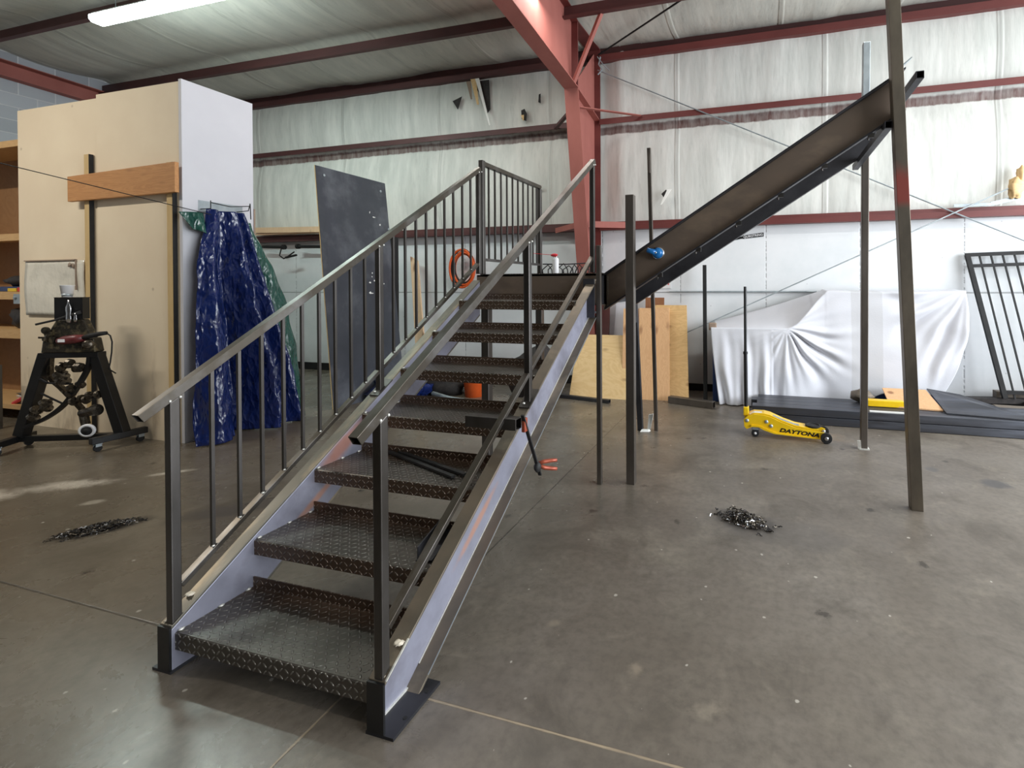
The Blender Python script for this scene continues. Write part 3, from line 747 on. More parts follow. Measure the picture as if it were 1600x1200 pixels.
g=MB(); g.tubebeam((.815,3.62,B2(.815)-.028),(.815,4.86,B2(.815)-.028),.05,.05,.005); single('square_tube',g,M['blacksteel'],'black square tube lying crosswise under the upper stringers','tube',(.815,4.2,2.63),'loose square tubes',bev=.002)
g=MB(); g.tubebeam((.998,3.60,2.935),(.998,4.90,2.935),.05,.05,.005); single('square_tube',g,M['blacksteel'],'black square tube wedged across the upper end of the stringers','tube',(1.0,4.2,2.9),'loose square tubes',bev=.002)
g=MB(); g.tubebeam((-1.20,6.27,.045),(-.60,6.09,.045),.09,.085,.006); single('square_tube',g,M['proptube'],'short dark box tube lying on the floor in front of the plywood','tube',(-.9,6.15,0),'loose square tubes',bev=.003)
g=MB(); g.tubebeam((-3.2,6.25,.025),(-1.95,6.02,.025),.06,.045,.005); single('square_tube',g,M['blacksteel'],'flat dark tube on the floor behind the stair, pointing at the posts','tube',(-2.5,6.1,0),'loose square tubes',bev=.003)

# blue magnetic holder on the upper stringer
mg=thing('blue_fitting','round blue fitting with a nozzle stuck on the brown upper stringer','fitting',(-.80,3.74,1.80))
g=MB(); g.lathe([(.047,0),(.050,.004),(.050,.018),(.046,.022)],(-.80,3.737,1.80),(0,-1,0),24); part('rim',g,M['chrome'],mg,smooth=True)
g=MB(); g.lathe([(.044,.02),(.042,.045),(.030,.062),(.006,.066)],(-.80,3.737,1.80),(0,-1,0),24); part('dome',g,M['blue'],mg,smooth=True)
g=MB(); g.cyl((-.80,3.70,1.80),(-.872,3.655,1.822),.026,.018,16); part('nozzle',g,M['blue'],mg,smooth=True)
g=MB(); g.blob((-.81,3.672,1.802),(.012,.008,.010),.1,1,10); part('stud',g,M['chrome'],mg,smooth=True)

# clamp with a box-tube block on the right stringer
g=MB(); g.tubebeam((-1.492,2.205,.848),(-1.20,2.205,.848),.060,.058,.005); single('box_tube_block',g,M['mill'],'short dark box tube lying across the right stringer of the stairs','tube',(-1.35,2.205,.82),bev=.002)
cl=thing('bar_clamp','black bar clamp with orange grips on the right stringer','clamp',(-1.18,2.25,.85))
g=MB(); g.beam((-1.178,2.205,.893),(-1.178,2.40,.515),.008,.018,(1,0,0)); part('bar',g,M['blackmat'],cl)
g=MB(); g.box((-1.192,2.218,.80),(-1.172,2.250,.872)); part('jaw',g,M['copper'],cl,'orange jaw pad',bev=.004)
g=MB(); g.blob((-1.175,2.365,.572),(.020,.026,.030),.1,2,10); part('slide',g,M['blackmat'],cl,smooth=True)
for dz,dy in ((.006,0),(-.028,.01)):
    g=MB(); g.tube([(-1.172,2.375,.588+dz*.4),(-1.150,2.40,.586+dz),(-1.12,2.425,.584+dz*1.3),(-1.095,2.44,.582+dz*1.4)],[.010,.012,.011,.009],8); part('grip',g,M['copper'],cl,'orange grip',smooth=True)
# loose flat bars and bracket on the treads
z3=.155+RISE*2+.004
for k,(a,b) in enumerate((((-2.11,2.315),(-1.50,2.085)),((-2.09,2.345),(-1.46,2.125)))):
    g=MB(); g.beam((a[0],a[1],z3+.007),(b[0],b[1],z3+.007),.022,.012); single('flat_bar',g,M['blackmat'],['loose black bar on the third tread, the front one of the pair','loose black bar on the third tread, the rear one of the pair'][k],'bar',(a[0],a[1],z3),'black bars on the third tread')
z2=.155+RISE*1+.003
g=MB(); g.beam((-1.50,2.00,z2+.03),(-1.43,1.74,z2+.03),.006,.06); g.beam((-1.47,2.0,z2+.004),(-1.40,1.74,z2+.004),.07,.006); single('angle_bracket',g,M['blacksteel'],'dark angle bracket lying on the second tread by the right railing','bracket',(-1.46,1.88,z2))
# spray can and wires on the landing
can=thing('spray_can','white spray can with red cap standing on the landing','can',(-2.07,4.60,LZ))
g=MB(); g.lathe([(.031,0),(.033,.004),(.033,.165),(.030,.178),(.020,.19),(.016,.194)],(-2.07,4.60,LZ),n=24); part('body',g,M['white'],can,smooth=True)
g=MB(); g.lathe([(.021,0),(.021,.008),(.012,.012)],(-2.07,4.60,LZ+.188),n=16); part('collar',g,M['chrome'],can,smooth=True)
g=MB(); g.blob((-2.082,4.595,LZ+.215),(.042,.02,.016),.1,4,12); part('cap',g,M['redplastic'],can,smooth=True)
g=MB(); g.cyl((-2.12,4.595,LZ+.218),(-2.30,4.56,LZ+.235),.003,n=6); part('straw',g,M['redplastic'],can)
g=MB(); random.seed(3)
for k in range(9):
    x0=-2.28+k*.06; g.tube([(x0,4.74,LZ+.006),(x0+random.uniform(-.02,.03),4.745,LZ+.07),(x0+.06,4.74,LZ+.12+random.uniform(-.02,.02)),(x0+.10,4.745,LZ+.07),(x0+.11,4.74,LZ+.006)],.006,6)
g.tube([(-2.28,4.74,LZ+.13),(-2.0,4.742,LZ+.125),(-1.72,4.74,LZ+.135)],.007,6)
single('wire_bundle',g,M['blacksteel'],'tangle of dark wires on the rear edge of the landing','wires',(-2.0,4.74,LZ),smooth=True)

# ------------------------------------------------------------------ enclosure on the left
enc=thing('storage_enclosure','tall box room with tan front and white side standing on the left','enclosure',(-6.8,3.8,0))
BX0,BX1,BY0,BY1,BZ=-8.13,-5.53,3.42,4.10,3.60
g=MB(); g.box((BX0,BY0,0),(-6.79,BY0+.012,3.545)); part('front_panel',g,M['tan'],enc)
g=MB(); g.box((-6.785,BY0-.006,0),(BX1-.006,BY0+.008,BZ-.02)); part('front_panel',g,M['tan'],enc)
g=MB(); g.box((BX1-.006,BY0-.004,0),(BX1+.006,BY1,BZ)); part('side_panel',g,M['boxwhite'],enc,'white side panel')
g=MB(); g.box((BX1-.03,BY0-.010,0),(BX1+.008,BY0-.006,BZ)); part('corner_trim',g,M['boxwhite'],enc)
g=MB(); g.box((BX0,BY0+.012,3.50),(BX1-.006,BY1,3.52)); part('top_panel',g,M['boxwhite'],enc)
g=MB(); g.box((BX0,BY0+.012,0),(BX0+.012,BY1,3.50)); g.box((BX0,BY1-.012,0),(BX1-.01,BY1,3.50)); part('rear_panel',g,M['shelfback'],enc)
def stud(x0,x1,z1,label):
    s=thing('wall_stud',label,'stud',((x0+x1)/2,3.39,0),'studs on the enclosure front')
    g=MB(); g.box((x0,3.378,0),(x1,3.413,z1)); part('pine_strip',g,M['stud'],s)
    g=MB(); g.box((x1,3.376,0),(x1+.006,3.413,z1)); part('dark_strip',g,M['blackmat'],s,'black strip')
stud(-6.915,-6.838,2.95,'pale stud with black edge on the tan front, beside the glossy sheet')
stud(-5.685,-5.605,2.78,'pale stud with black edge at the right corner of the tan front')
g=MB(); g.hexa([(-7.10,3.335,2.455),(-5.50,3.335,2.47),(-5.50,3.372,2.47),(-7.10,3.372,2.455),(-7.10,3.335,2.72),(-5.50,3.335,2.765),(-5.50,3.372,2.765),(-7.10,3.372,2.72)])
single('wide_plank',g,M['plank'],'orange-brown plank fixed level across the two studs','plank',(-6.3,3.35,2.46),bev=.004)
gs=thing('glossy_sheet','glossy white sheet hanging on the tan front above the stand','sheet',(-7.5,3.40,1.25))
g=MB(); g.grid(lambda u,v:(-7.97+u*1.0,3.398-.012*math.sin(u*5+v*3)*math.sin(PI*v),1.24+v*.60),20,14); b=part('sheet',g,M['gloss'],gs,smooth=True)
md=b.modifiers.new('thick','SOLIDIFY'); md.thickness=.004
g=MB(); g.box((-7.97,3.385,1.838),(-7.09,3.40,1.85)); g.box((-7.10,3.385,1.52),(-7.088,3.40,1.85)); part('edge_strip',g,M['brownboard'],gs)
g=MB(); g.blob((-7.19,3.386,1.79),(.03,.006,.025),.3,1,8); g.blob((-7.13,3.386,1.78),(.02,.006,.03),.3,2,8); part('tape_mark',g,M['brownboard'],gs,smooth=True)
# shelf rack left of it
sh=thing('storage_shelf','lumber storage shelf with brown back at the far left, beside the tan enclosure','shelf',(-9.2,3.75,0))
for z,h in ((3.17,.075),(2.09,.08),(1.41,.09),(.96,.10),(.14,.05)):
    g=MB(); g.box((-10.4,3.46,z),(-8.14,3.50,z+h)); g.box((-10.4,3.50,z+h-.02),(-8.14,3.98,z+h)); part('shelf_board',g,M['shelf'],sh)
g=MB(); g.box((-10.4,3.98,0),(-8.14,4.0,3.25)); part('back_panel',g,M['shelfback'],sh)
for xx in (-10.4,-8.18):
    g=MB(); g.box((xx,3.50,0),(xx+.035,3.98,3.17)); part('side_panel',g,M['shelfback'],sh)
items=[('blue_tray',(-8.62,3.60,1.50),(.44,.16,.05),'bluedark','flat dark blue tray on the third shelf board','tray'),
('black_bag',(-8.66,3.72,1.555),(.4,.2,.10),'bushes','black bag heaped on the blue tray of the shelf','bag')]
def softbox(c,s,seed=0): 
    g=MB(); g.blob((c[0],c[1],c[2]+s[2]/2),(s[0]/2,s[1]/2,s[2]/2),.25,seed,14); return g
g=MB(); g.box((-8.9,3.52,1.502),(-8.28,3.72,1.56)); single('tray',g,M['bluedark'],'flat dark blue tray on the middle shelf board','tray',(-8.6,3.6,1.502),bev=.006)
g=softbox((-8.55,3.62,1.562),(.6,.2,.12),4); single('bag',g,M['bushes'],'black bag heaped on the dark blue tray','bag',(-8.55,3.62,1.562),smooth=True)
g=MB(); g.box((-8.30,3.47,1.502),(-8.16,3.51,1.55)); single('carton',g,M['redbox'],'small red carton on the middle shelf board edge','carton',(-8.22,3.49,1.502),bev=.004)
g=MB(); g.box((-8.48,3.47,1.502),(-8.32,3.51,1.54)); single('carton',g,M['yellowbox'],'small yellow carton beside the red carton','carton',(-8.4,3.49,1.502),bev=.004)
g=MB(); g.box((-8.30,3.44,1.36),(-8.13,3.4598,1.475)); g.cyl((-8.26,3.425,1.43),(-8.26,3.44,1.43),.018,n=12); single('latch_plate',g,M['galv'],'steel latch plate on the edge of the middle shelf board','latch',(-8.2,3.45,1.36),bev=.004)
g=softbox((-8.5,3.65,1.062),(.62,.26,.26),9); single('tool_heap',g,M['bushes'],'heap of dark tools on the lower shelf board','tools',(-8.5,3.65,1.062),smooth=True)
for k,(a,b,mm,lb) in enumerate((((-8.45,3.54,.20),(-8.17,3.62,.55),'shelf','wooden handle leaning at the bottom of the shelf'),((-8.46,3.5,.195),(-8.15,3.50,.32),'redplastic','red tool on the bottom of the shelf'))):
    g=MB(); g.cyl(a,b,.02,n=8); single('hand_tool',g,M[mm],lb,'tool',a)
for k in range(4):
    g=MB(); z=.192+k*.030; g.hexa([(-8.47,3.52+.01*k,z),(-8.16,3.50,z),(-8.16,3.58,z),(-8.47,3.60,z),(-8.47,3.52,z+.026),(-8.16,3.50,z+.026),(-8.16,3.58,z+.026),(-8.47,3.60,z+.026)])
    single('board_offcut',g,M[('scrap','pinelight','paper','scrap')[k]],['dark board offcut, lowest in the small pile on the shelf','pale board offcut, second in the small pile on the shelf','white board offcut, third in the small pile on the shelf','dark board offcut, topmost in the small pile on the shelf'][k],'board',(-8.3,3.54,z),'offcuts at the bottom of the shelf')
leanpost('square_post',(-8.08,3.22,0),(-8.08,3.22,.70),.06,.06,M['mill'],'short grey upright tube at the far left in front of the shelf')
# wire strung from the tarp hook to the left
rod('guy_wire',(-5.36,3.56,2.275),(-8.3,-.3,3.43),.004,'thin dark wire strung across in front of the tan enclosure',M['blackmat'],'wire')

# ------------------------------------------------------------------ machine stand
A=math.radians(21.54)
MM=Matrix.Translation((-6.46,3.06,0))@Matrix.Rotation(A,4,'Z')
MM0=MM
def mpart(name,mb,mat,par,**k): return part(name,mb.xf(MM),mat,par,**k)
ms=thing('parts_stand','black A-frame stand on casters decorated with crankshafts, by the tan enclosure','stand',(-6.46,3.06,0))
g=MB(); g.box((-.265,-.045,.87),(.255,.045,.92)); mpart('top_bar',g,M['black'],ms,bev=.004)
for s,(a,b) in (( -1,((-.228,0,.90),(-.452,0,.125))),(1,((.206,0,.90),(.428,0,.125)))):
    g=MB(); g.beam(a,b,.085,.085,(0,1,0)); mpart('leg',g,M['black'],ms,bev=.004)
g=MB(); g.beam((-.50,-.0,.095),(.36,.0,.095),.055,.055); mpart('base_beam',g,M['black'],ms,bev=.004)
def wpart(name,mb,mat,par,**k): return part(name,mb,mat,par,**k)
for a,b in (((-6.06,2.98,.105),(-6.04,3.395,.105)),((-6.78,2.66,.095),(-6.99,3.02,.095))):
    g=MB(); g.beam(a,b,.06,.06); fb=wpart('foot_bar',g,M['black'],ms,bev=.005)
    d=(V(b)-V(a)).normalized()
    for p in (V(a)+d*.05,V(b)-d*.05):
        g=MB(); g.cyl((p.x-.012,p.y,.03),(p.x+.012,p.y,.03),.030,n=16); wpart('caster_wheel',g,M['rubber'],fb,smooth=False)
        g=MB(); g.box((p.x-.02,p.y-.022,.045),(p.x-.015,p.y+.022,.075)); g.box((p.x+.015,p.y-.022,.045),(p.x+.02,p.y+.022,.075)); g.box((p.x-.025,p.y-.025,.070),(p.x+.025,p.y+.025,.077)); wpart('caster_fork',g,M['galv'],fb)
# ornamental braces
def bez(pts,n=24):
    out=[]; pts=[V((p[0],0,p[1])) for p in pts]; N=len(pts)
    for i in range(N-1):
        p0=pts[max(i-1,0)];p1=pts[i];p2=pts[i+1];p3=pts[min(i+2,N-1)]
        for k in range(n//(N-1)):
            t=k/(n//(N-1)); out.append(.5*((2*p1)+(-p0+p2)*t+(2*p0-5*p1+4*p2-p3)*t*t+(-p0+3*p1-3*p2+p3)*t**3))
    out.append(pts[-1]); return out
def ribbon(pts,w,d,y=0):
    g=MB(); P=bez(pts)
    for a,b in zip(P,P[1:]): g.beam(a+V((0,y,0)),b+V((0,y,0))+(b-a)*.12,d,w,(0,0,1) if abs((b-a).normalized().z)<.9 else (1,0,0))
    return g
mpart('curved_brace',ribbon([(.177,.875),(.143,.731),(-.03,.444),(-.213,.291),(-.415,.205)],.03,.04,-.03),M['black'],ms)
mpart('curved_brace',ribbon([(-.206,.875),(-.205,.681),(-.12,.580),(-.017,.459),(.073,.34),(.105,.215)],.032,.04,.012),M['crank'],ms)
g=MB(); g.cyl((-.275,-.03,.685),(-.196,-.03,.63),.014,n=10); g.cyl((-.196,-.03,.63),(.02,-.03,.615),.009,n=8); mpart('hook_rod',g,M['black'],ms)
g=MB(); g.cyl((-.252,-.03,.532),(-.07,-.03,.43),.009,n=8); mpart('hook_rod',g,M['black'],ms)
def crank(c0,c1,R,n,seed):
    g=MB(); a=V(c0); b=V(c1); d=(b-a); L=d.length; d.normalize(); up=V((0,1,0)); sd=d.cross(up).normalized()
    g.cyl(a,b,R*.35,n=10)
    for k in range(n):
        p=a+d*L*(k+.5)/n; off=(sd*math.cos(k*2.3+seed)+up*math.sin(k*2.3+seed))*R*.45
        g.cyl(p+off-d*L/n*.22,p+off+d*L/n*.22,R,R*.9,12)
    return g
for c0,c1,R,n in (((-.085,-.03,.80),(.135,-.03,.775),.048,4),((.03,-.04,.44),(.262,-.04,.515),.04,5),((-.33,-.03,.30),(-.17,-.03,.465),.05,4),((-.03,-.03,.52),(.10,-.03,.62),.042,3),((-.10,-.04,.63),(-.03,-.04,.74),.062,2)):
    mpart('crankshaft',crank(c0,c1,R,n,n),M['crank'],ms,smooth=False)
g=MB(); g.cyl((.10,-.03,.33),(.26,-.06,.365),.038,.048,16); g.cyl((.23,-.055,.36),(.262,-.06,.367),.055,n=18); mpart('bearing_shaft',g,M['crank'],ms)
g=MB(); g.cyl((.10,-.03,.32),(.135,-.04,.19),.025,n=10); mpart('shaft_end',g,M['crank'],ms)
g=MB(); g.lathe([(.034,-.05),(.062,-.02),(.064,.0),(.044,.004),(.043,.0)],(.165,-.06,.166),(.25,-1,-.1),24); d=mpart('end_disc',g,M['white'],ms,label='white disc end',smooth=True)
g=MB(); g.lathe([(.043,0),(.030,.003),(.02,.003),(.018,.008),(.006,.01)],(.166,-.063,.166),(.25,-1,-.1),20); mpart('disc_hub',g,M['rubber'],d,smooth=True)
# oily bench machine on top of the stand
MM=MM0@Matrix.Diagonal((1,.4,1,1))
bm_=thing('bench_machine','greasy cast machine block sitting on top of the black stand','machine',(-6.46,3.06,.92))
g=MB(); g.hexa([(-.232,-.13,.92),(.238,-.13,.92),(.238,.13,.92),(-.232,.13,.92),(-.215,-.12,1.06),(.215,-.12,1.06),(.215,.12,1.06),(-.215,.12,1.06)])
g.hexa([(-.205,-.10,1.06),(.195,-.10,1.06),(.195,.11,1.06),(-.205,.11,1.06),(-.115,-.08,1.24),(.12,-.08,1.24),(.12,.09,1.24),(-.115,.09,1.24)]); mpart('casting',g,M['greasy'],bm_,bev=.012)
random.seed(11)
for k in range(10):
    x=random.uniform(-.2,.2); z=random.uniform(.95,1.14)
    g=MB(); g.cyl((x,-.105,z),(x,-.15,z),random.uniform(.015,.035),n=12); mpart('boss',g,M['greasy'],bm_)
g=MB(); g.cyl((-.25,-.12,1.07),(-.15,-.12,1.065),.010,n=8); g.lathe([(.04,0),(.045,.01),(.03,.03)],(-.16,-.12,1.066),(-1,0,0),14); mpart('spindle',g,M['crank'],bm_)
g=MB(); g.tube([(-.262,-.15,1.195),(-.10,-.14,1.235),(.05,-.13,1.285),(.118,-.12,1.31)],[.010,.010,.014,.018],8); mpart('lever',g,M['blackmat'],bm_,smooth=True)
g=MB(); g.lathe([(.020,1.21),(.024,1.25),(.020,1.30),(.026,1.33),(.024,1.36),(.010,1.39),(.006,1.43)],(.016,-.135,0),n=16); mpart('spout',g,M['chrome'],bm_,smooth=True)
g=MB(); g.lathe([(.012,1.215),(.015,1.24),(.010,1.28),(.012,1.30)],(.072,-.13,0),n=12); mpart('valve',g,M['chrome'],bm_,smooth=True)
tin=thing('steel_tin','open black steel tin box on top of the greasy machine','tin',(-6.46,3.06,1.24))
g=MB(); a=(-.125,-.085,1.243); b=(.12,.09,1.447); t=.004
g.box((a[0],a[1],a[2]),(b[0],b[1],a[2]+t)); g.box((a[0],a[1],a[2]+t),(b[0],a[1]+t,b[2])); g.box((a[0],b[1]-t,a[2]+t),(b[0],b[1],b[2])); g.box((a[0],a[1]+t,a[2]+t),(a[0]+t,b[1]-t,b[2])); g.box((b[0]-t,a[1]+t,a[2]+t),(b[0],b[1]-t,b[2]))
mpart('body',g,M['black'],tin)
g=MB(); g.box((a[0]-.003,a[1]-.003,b[2]),(b[0]+.003,b[1]+.003,b[2]+.006)); mpart('lid',g,M['greasy'],tin)
MM=MM0
cup=thing('paper_cup','white paper cup standing on the black tin','cup',(-6.46,3.06,1.453))
g=MB(); g.lathe([(.036,1.4535),(.050,1.565),(.054,1.568),(.050,1.57),(.046,1.56),(.034,1.458)],(-.043,0,0),n=24); mpart('body',g,M['white'],cup,smooth=True)
g=MB(); g.lathe([(.0375,1.464),(.0405,1.486)],(-.043,0,0),n=24); mpart('band',g,M['galv'],cup,smooth=True)
MM=MM0@Matrix.Translation((.068,.10,0))
gr=thing('angle_grinder','maroon angle grinder with black handle lying on the greasy machine','grinder',(-6.3,2.93,1.05))
g=MB(); g.tube([(-.11,-.18,1.035),(-.06,-.185,1.045),(.03,-.185,1.055),(.10,-.18,1.065)],[.030,.040,.042,.030],12); mpart('body',g,M['maroon'],gr,smooth=True)
g=MB(); g.tube([(.10,-.18,1.065),(.16,-.175,1.085),(.23,-.17,1.10),(.285,-.165,1.107)],[.022,.024,.022,.018],10); mpart('handle',g,M['blackmat'],gr,smooth=True)
g=MB(); g.box((-.075,-.2305,1.03),(-.02,-.2255,1.058)); mpart('label_plate',g,M['white'],gr)
g=MB(); g.lathe([(.03,0),(.042,.01),(.042,.03),(.03,.045)],(.133,-.165,1.00),(.5,-1,.1),18); mpart('wheel',g,M['crank'],gr,smooth=True)
g=MB(); g.tube([(.285,-.165,1.107),(.318,-.165,1.08),(.333,-.165,1.02),(.328,-.165,.92),(.31,-.16,.82),(.292,-.155,.757),(.27,-.06,.70)],.006,6); mpart('cord',g,M['blackmat'],gr,smooth=True)

MM=MM0
# ------------------------------------------------------------------ blue tarp hung at the enclosure side
def lerp_tab(tab,z):
    for (a,va),(b,vb) in zip(tab,tab[1:]):
        if a>=z>=b: return va+(vb-va)*(a-z)/(a-b)
    return tab[-1][1] if z<tab[-1][0] else tab[0][1]
YR=[(2.34,3.93),(2.1,3.99),(1.8,4.05),(1.31,4.15),(.7,4.29),(0,4.41)]
YO=[(2.25,4.0),(1.8,4.20),(1.31,4.38),(.7,4.46),(0,4.52)]
YL=[(2.34,3.56),(2.1,3.52),(1.8,3.44),(1.31,3.40),(.7,3.36),(0,3.33)]
def tarp_surface():
    g=MB()
    zt,zb=2.34,.012
    def fn(u,v):
        z=zt+(zb-zt)*v
        ya=lerp_tab(YL,z); yb_=lerp_tab(YR,z); y=ya+(yb_-ya)*u
        amp=.25+.75*min(1,v*1.6)
        prof=.22*math.exp(-((u-.16)/.15)**2)+.25*math.exp(-((u-.66)/.10)**2)+.20*math.exp(-((u-.92)/.08)**2)
        val=-.16*math.exp(-((u-.42-.05*v)/.08)**2)
        fold=(prof+val)*amp+math.sin(u*2*PI*7+1+3*v)*.010*amp
        crush=noise.noise(V((y*8,z*4,1.5)))*.03*(.3+v)+noise.noise(V((y*20,z*11,4.5)))*.010
        x=-5.50+max(.01,.05+.12*v+fold+crush)
        if v<.05: x-=(.05-v)*1.2*max(0,x+5.47)
        y+=noise.noise(V((u*6,z*2,9)))*.012
        return (x,y,z)
    g.grid(fn,170,170); return g
tp=thing('blue_tarp','crumpled blue tarp with green underside hanging at the white enclosure side','tarp',(-5.4,3.8,0))
b=part('sheet',tarp_surface(),[M['tarpblue'],M['tarpgreen']],tp,smooth=True)
md=b.modifiers.new('thick','SOLIDIFY'); md.thickness=.004; md.offset=1; md.material_offset=0
g=MB()
def flap(u,v):
    z=2.24+(.012-2.24)*v; y0=lerp_tab(YR,z)-.05; y1=lerp_tab(YO,z); y=y0+(y1-y0)*u
    x=-5.44+.15*v+.05*math.sin(PI*u)+.03*noise.noise(V((y*7,z*4,4)))
    return (x,y,z)
g.grid(flap,24,90); b=part('green_flap',g,M['tarpgreen'],tp,'green underside of the tarp',smooth=True); md=b.modifiers.new('thick','SOLIDIFY'); md.thickness=.004
g=MB(); g.grid(lambda u,v:(-5.44+.05*v+.02*math.sin(u*5),3.54-.20*u*(1-.45*v),2.30-.02*u-.22*v*(1-.0*u)+.06*u*v),16,16); b=part('folded_corner',g,M['tarpgreen'],tp,'green folded corner',smooth=True); md=b.modifiers.new('thick','SOLIDIFY'); md.thickness=.004
rk=thing('wire_hooks','black wire hook rack holding the blue tarp','hook',(-5.45,3.75,2.38))
g=MB(); z=2.40
g.tube([(-5.52,3.57,z-.06),(-5.38,3.57,z-.06),(-5.38,3.57,z+.02)],.005,6); g.tube([(-5.52,3.92,z-.04),(-5.38,3.94,z-.03),(-5.38,3.96,z+.05)],.005,6); g.tube([(-5.38,3.57,z),(-5.37,3.75,z-.015),(-5.38,3.95,z+.02)],.005,6); g.tube([(-5.38,3.96,z+.04),(-5.38,3.965,z-.12)],.005,6); part('wire',g,M['blackmat'],rk)
g=MB(); g.box((-5.53,3.55,z-.10),(-5.522,3.98,z+.03)); part('backing',g,M['galv'],rk)
g=MB(); g.box((-5.66,4.115,2.12),(-5.54,4.13,2.46)); g2=MB(); g2.box((-5.80,4.10,2.05),(-5.515,4.115,2.42))
single('hardboard_piece',g2,M['brownboard'],'small brown hardboard piece beyond the blue tarp top','board',(-5.65,4.12,2.05))

# ------------------------------------------------------------------ leaning plate and stuff behind the stairs
pl=MB(); pl.hexa([(-5.215,4.83,.0),(-5.203,4.83,.0),(-5.163,6.03,.0),(-5.175,6.03,.0),(-5.475,4.83,3.085),(-5.463,4.83,3.085),(-5.585,6.13,3.12),(-5.597,6.13,3.12)])
lp=thing('steel_sheet','big dark steel sheet leaning behind the blue tarp','sheet',(-5.3,5.4,0))
part('plate',pl,M['plate'],lp)
g=MB(); g.beam((-5.212,4.826,0),(-5.472,4.826,3.085),.006,.005,(1,0,0)); part('edge_strip',g,M['stud'],lp)
random.seed(8)
for k in range(12):
    y=random.uniform(5.55,5.85); z=random.uniform(1.35,1.75)+(.9 if k>8 else 0)
    g=MB(); g.blob((-5.211-.085*z+.012,y,z),(.003,random.uniform(.006,.03),random.uniform(.006,.014)),.5,k,8); part('paint_mark',g,M['paper'],lp,'white paint fleck')
for y,z in ((4.95,2.98),(5.9,2.95),(6.0,2.4)):
    g=MB(); g.blob((-5.21-.085*z+.010,y,z),(.006,.018,.018),.1,3,8); part('bolt_head',g,M['galv'],lp)
g=MB(); g.post((-5.50,6.20,0),(-5.50,6.20,2.3),.10,.10); g.beam((-5.50,6.20,.9),(-6.3,6.7,.9),.08,.08); g.post((-6.3,6.7,0),(-6.3,6.7,1.6),.10,.10); single('rack_frame',g,M['blackmat'],'dark upright frame behind the leaning steel sheet','rack',(-5.7,6.3,0))
g=MB(); g.hexa([(-5.36,6.54,0),(-5.14,6.50,0),(-5.14,6.53,0),(-5.36,6.57,0),(-5.82,6.95,2.05),(-5.66,6.93,1.98),(-5.66,6.96,1.98),(-5.82,6.98,2.05)])
single('pine_plank',g,M['pinelight'],'pale pine plank leaning on the wall right of the dark sheet','plank',(-5.4,6.7,0))
g=MB(); g.blob((-4.85,5.6,.10),(.42,.30,.20),.35,5,20); single('floor_tarp',g,M['tarpblue'],'crumpled blue tarp heap on the floor behind the left railing','tarp',(-4.85,5.6,0),smooth=True)
g=MB(); g.lathe([(.13,0),(.15,.22),(.155,.225),(.145,.22),(.125,.01)],(-3.92,5.95,0),n=24); single('orange_bucket',g,M['orange'],'orange bucket on the floor behind the treads','bucket',(-3.92,5.95,0),smooth=True)
g=MB(); g.blob((-3.1,6.2,.30),(.38,.28,.30),.35,8,20); single('rubbish_bag',g,M['bushes'],'dark rubbish bag heap on the floor behind the stair treads','bag',(-3.1,6.2,0),smooth=True)
g=MB(); g.blob((-4.5,6.1,.12),(.35,.3,.22),.35,12,18); single('rubbish_bag',g,M['bushes'],'dark rubbish heap on the floor beside the orange bucket','bag',(-4.5,6.1,0),smooth=True)
g=MB(); g.tube([(-4.3,5.55,.10),(-4.0,5.5,.06),(-3.6,5.45,.04),(-3.3,5.45,.03)],[.03,.03,.035,.04],8); single('grey_pipe',g,M['galv'],'bent grey pipe on the floor in front of the orange bucket','pipe',(-3.8,5.5,0),smooth=True)
# orange hose coil on the wall
hs=thing('hose_coil','orange hose coil hanging on the rear wall behind the left railing','hose',(-4.84,6.98,1.83))
for k in range(6):
    g=MB(); R=.19+.012*k; pts=[(-4.78+.02*math.sin(k)+R*.90*math.cos(a),6.965-.018*(k%3),1.84+.012*math.sin(k*2)+R*1.25*math.sin(a)) for a in [2*PI*i/36 for i in range(36)]]
    g.tube(pts,.018,8,True); part('hose_loop',g,M['orange'] if k not in (1,4) else M['bushes'],hs,smooth=True)
g=MB(); g.cyl((-4.92,7.08,2.09),(-4.92,6.93,2.09),.01,n=8); g.cyl((-4.92,6.93,2.09),(-4.935,6.92,2.17),.01,n=8); part('hook',g,M['blackmat'],hs)
# planks and pipe holders on the left wall girt
for k,(a,b,w,h,lb) in enumerate((((-9.2,6.88,2.60),(-7.3,6.88,2.56),.12,.10,'pale plank laid on the left wall rail, topmost'),((-9.2,6.90,2.525),(-7.75,6.90,2.525),.10,.03,'thin pale plank laid on the left wall rail, lower one'))):
    g=MB(); g.beam(a,b,w,h); single('rail_plank',g,M['pinelight'],lb,'plank',a,'planks stored on the wall rail')
for a,b,lb in (((-9.1,6.93,2.30),(-8.62,6.93,2.28),'black pipe end under the wall rail, by the blue tarp'),((-8.28,6.93,2.285),(-7.5,6.93,2.26),'black pipe under the wall rail, by the dark sheet')):
    g=MB(); g.cyl(a,b,.028,n=12); g.lathe([(.045,0),(.045,.05)],b if 'end' in lb else a,(1,0,0),12); single('black_pipe',g,M['blackmat'],lb,'pipe',a,'black pipes under the wall rail')
g=MB(); g.tube([(-8.62,6.9,2.25),(-8.6,6.85,2.12),(-8.5,6.85,2.06),(-8.40,6.85,2.10),(-8.25,6.85,2.18)],.012,6); g.tube([(-8.45,6.85,2.08),(-8.2,6.85,2.12)],.02,6); single('hook_bracket',g,M['blackmat'],'bent black hook hanging between the two black pipes','hook',(-8.45,6.88,2.1))

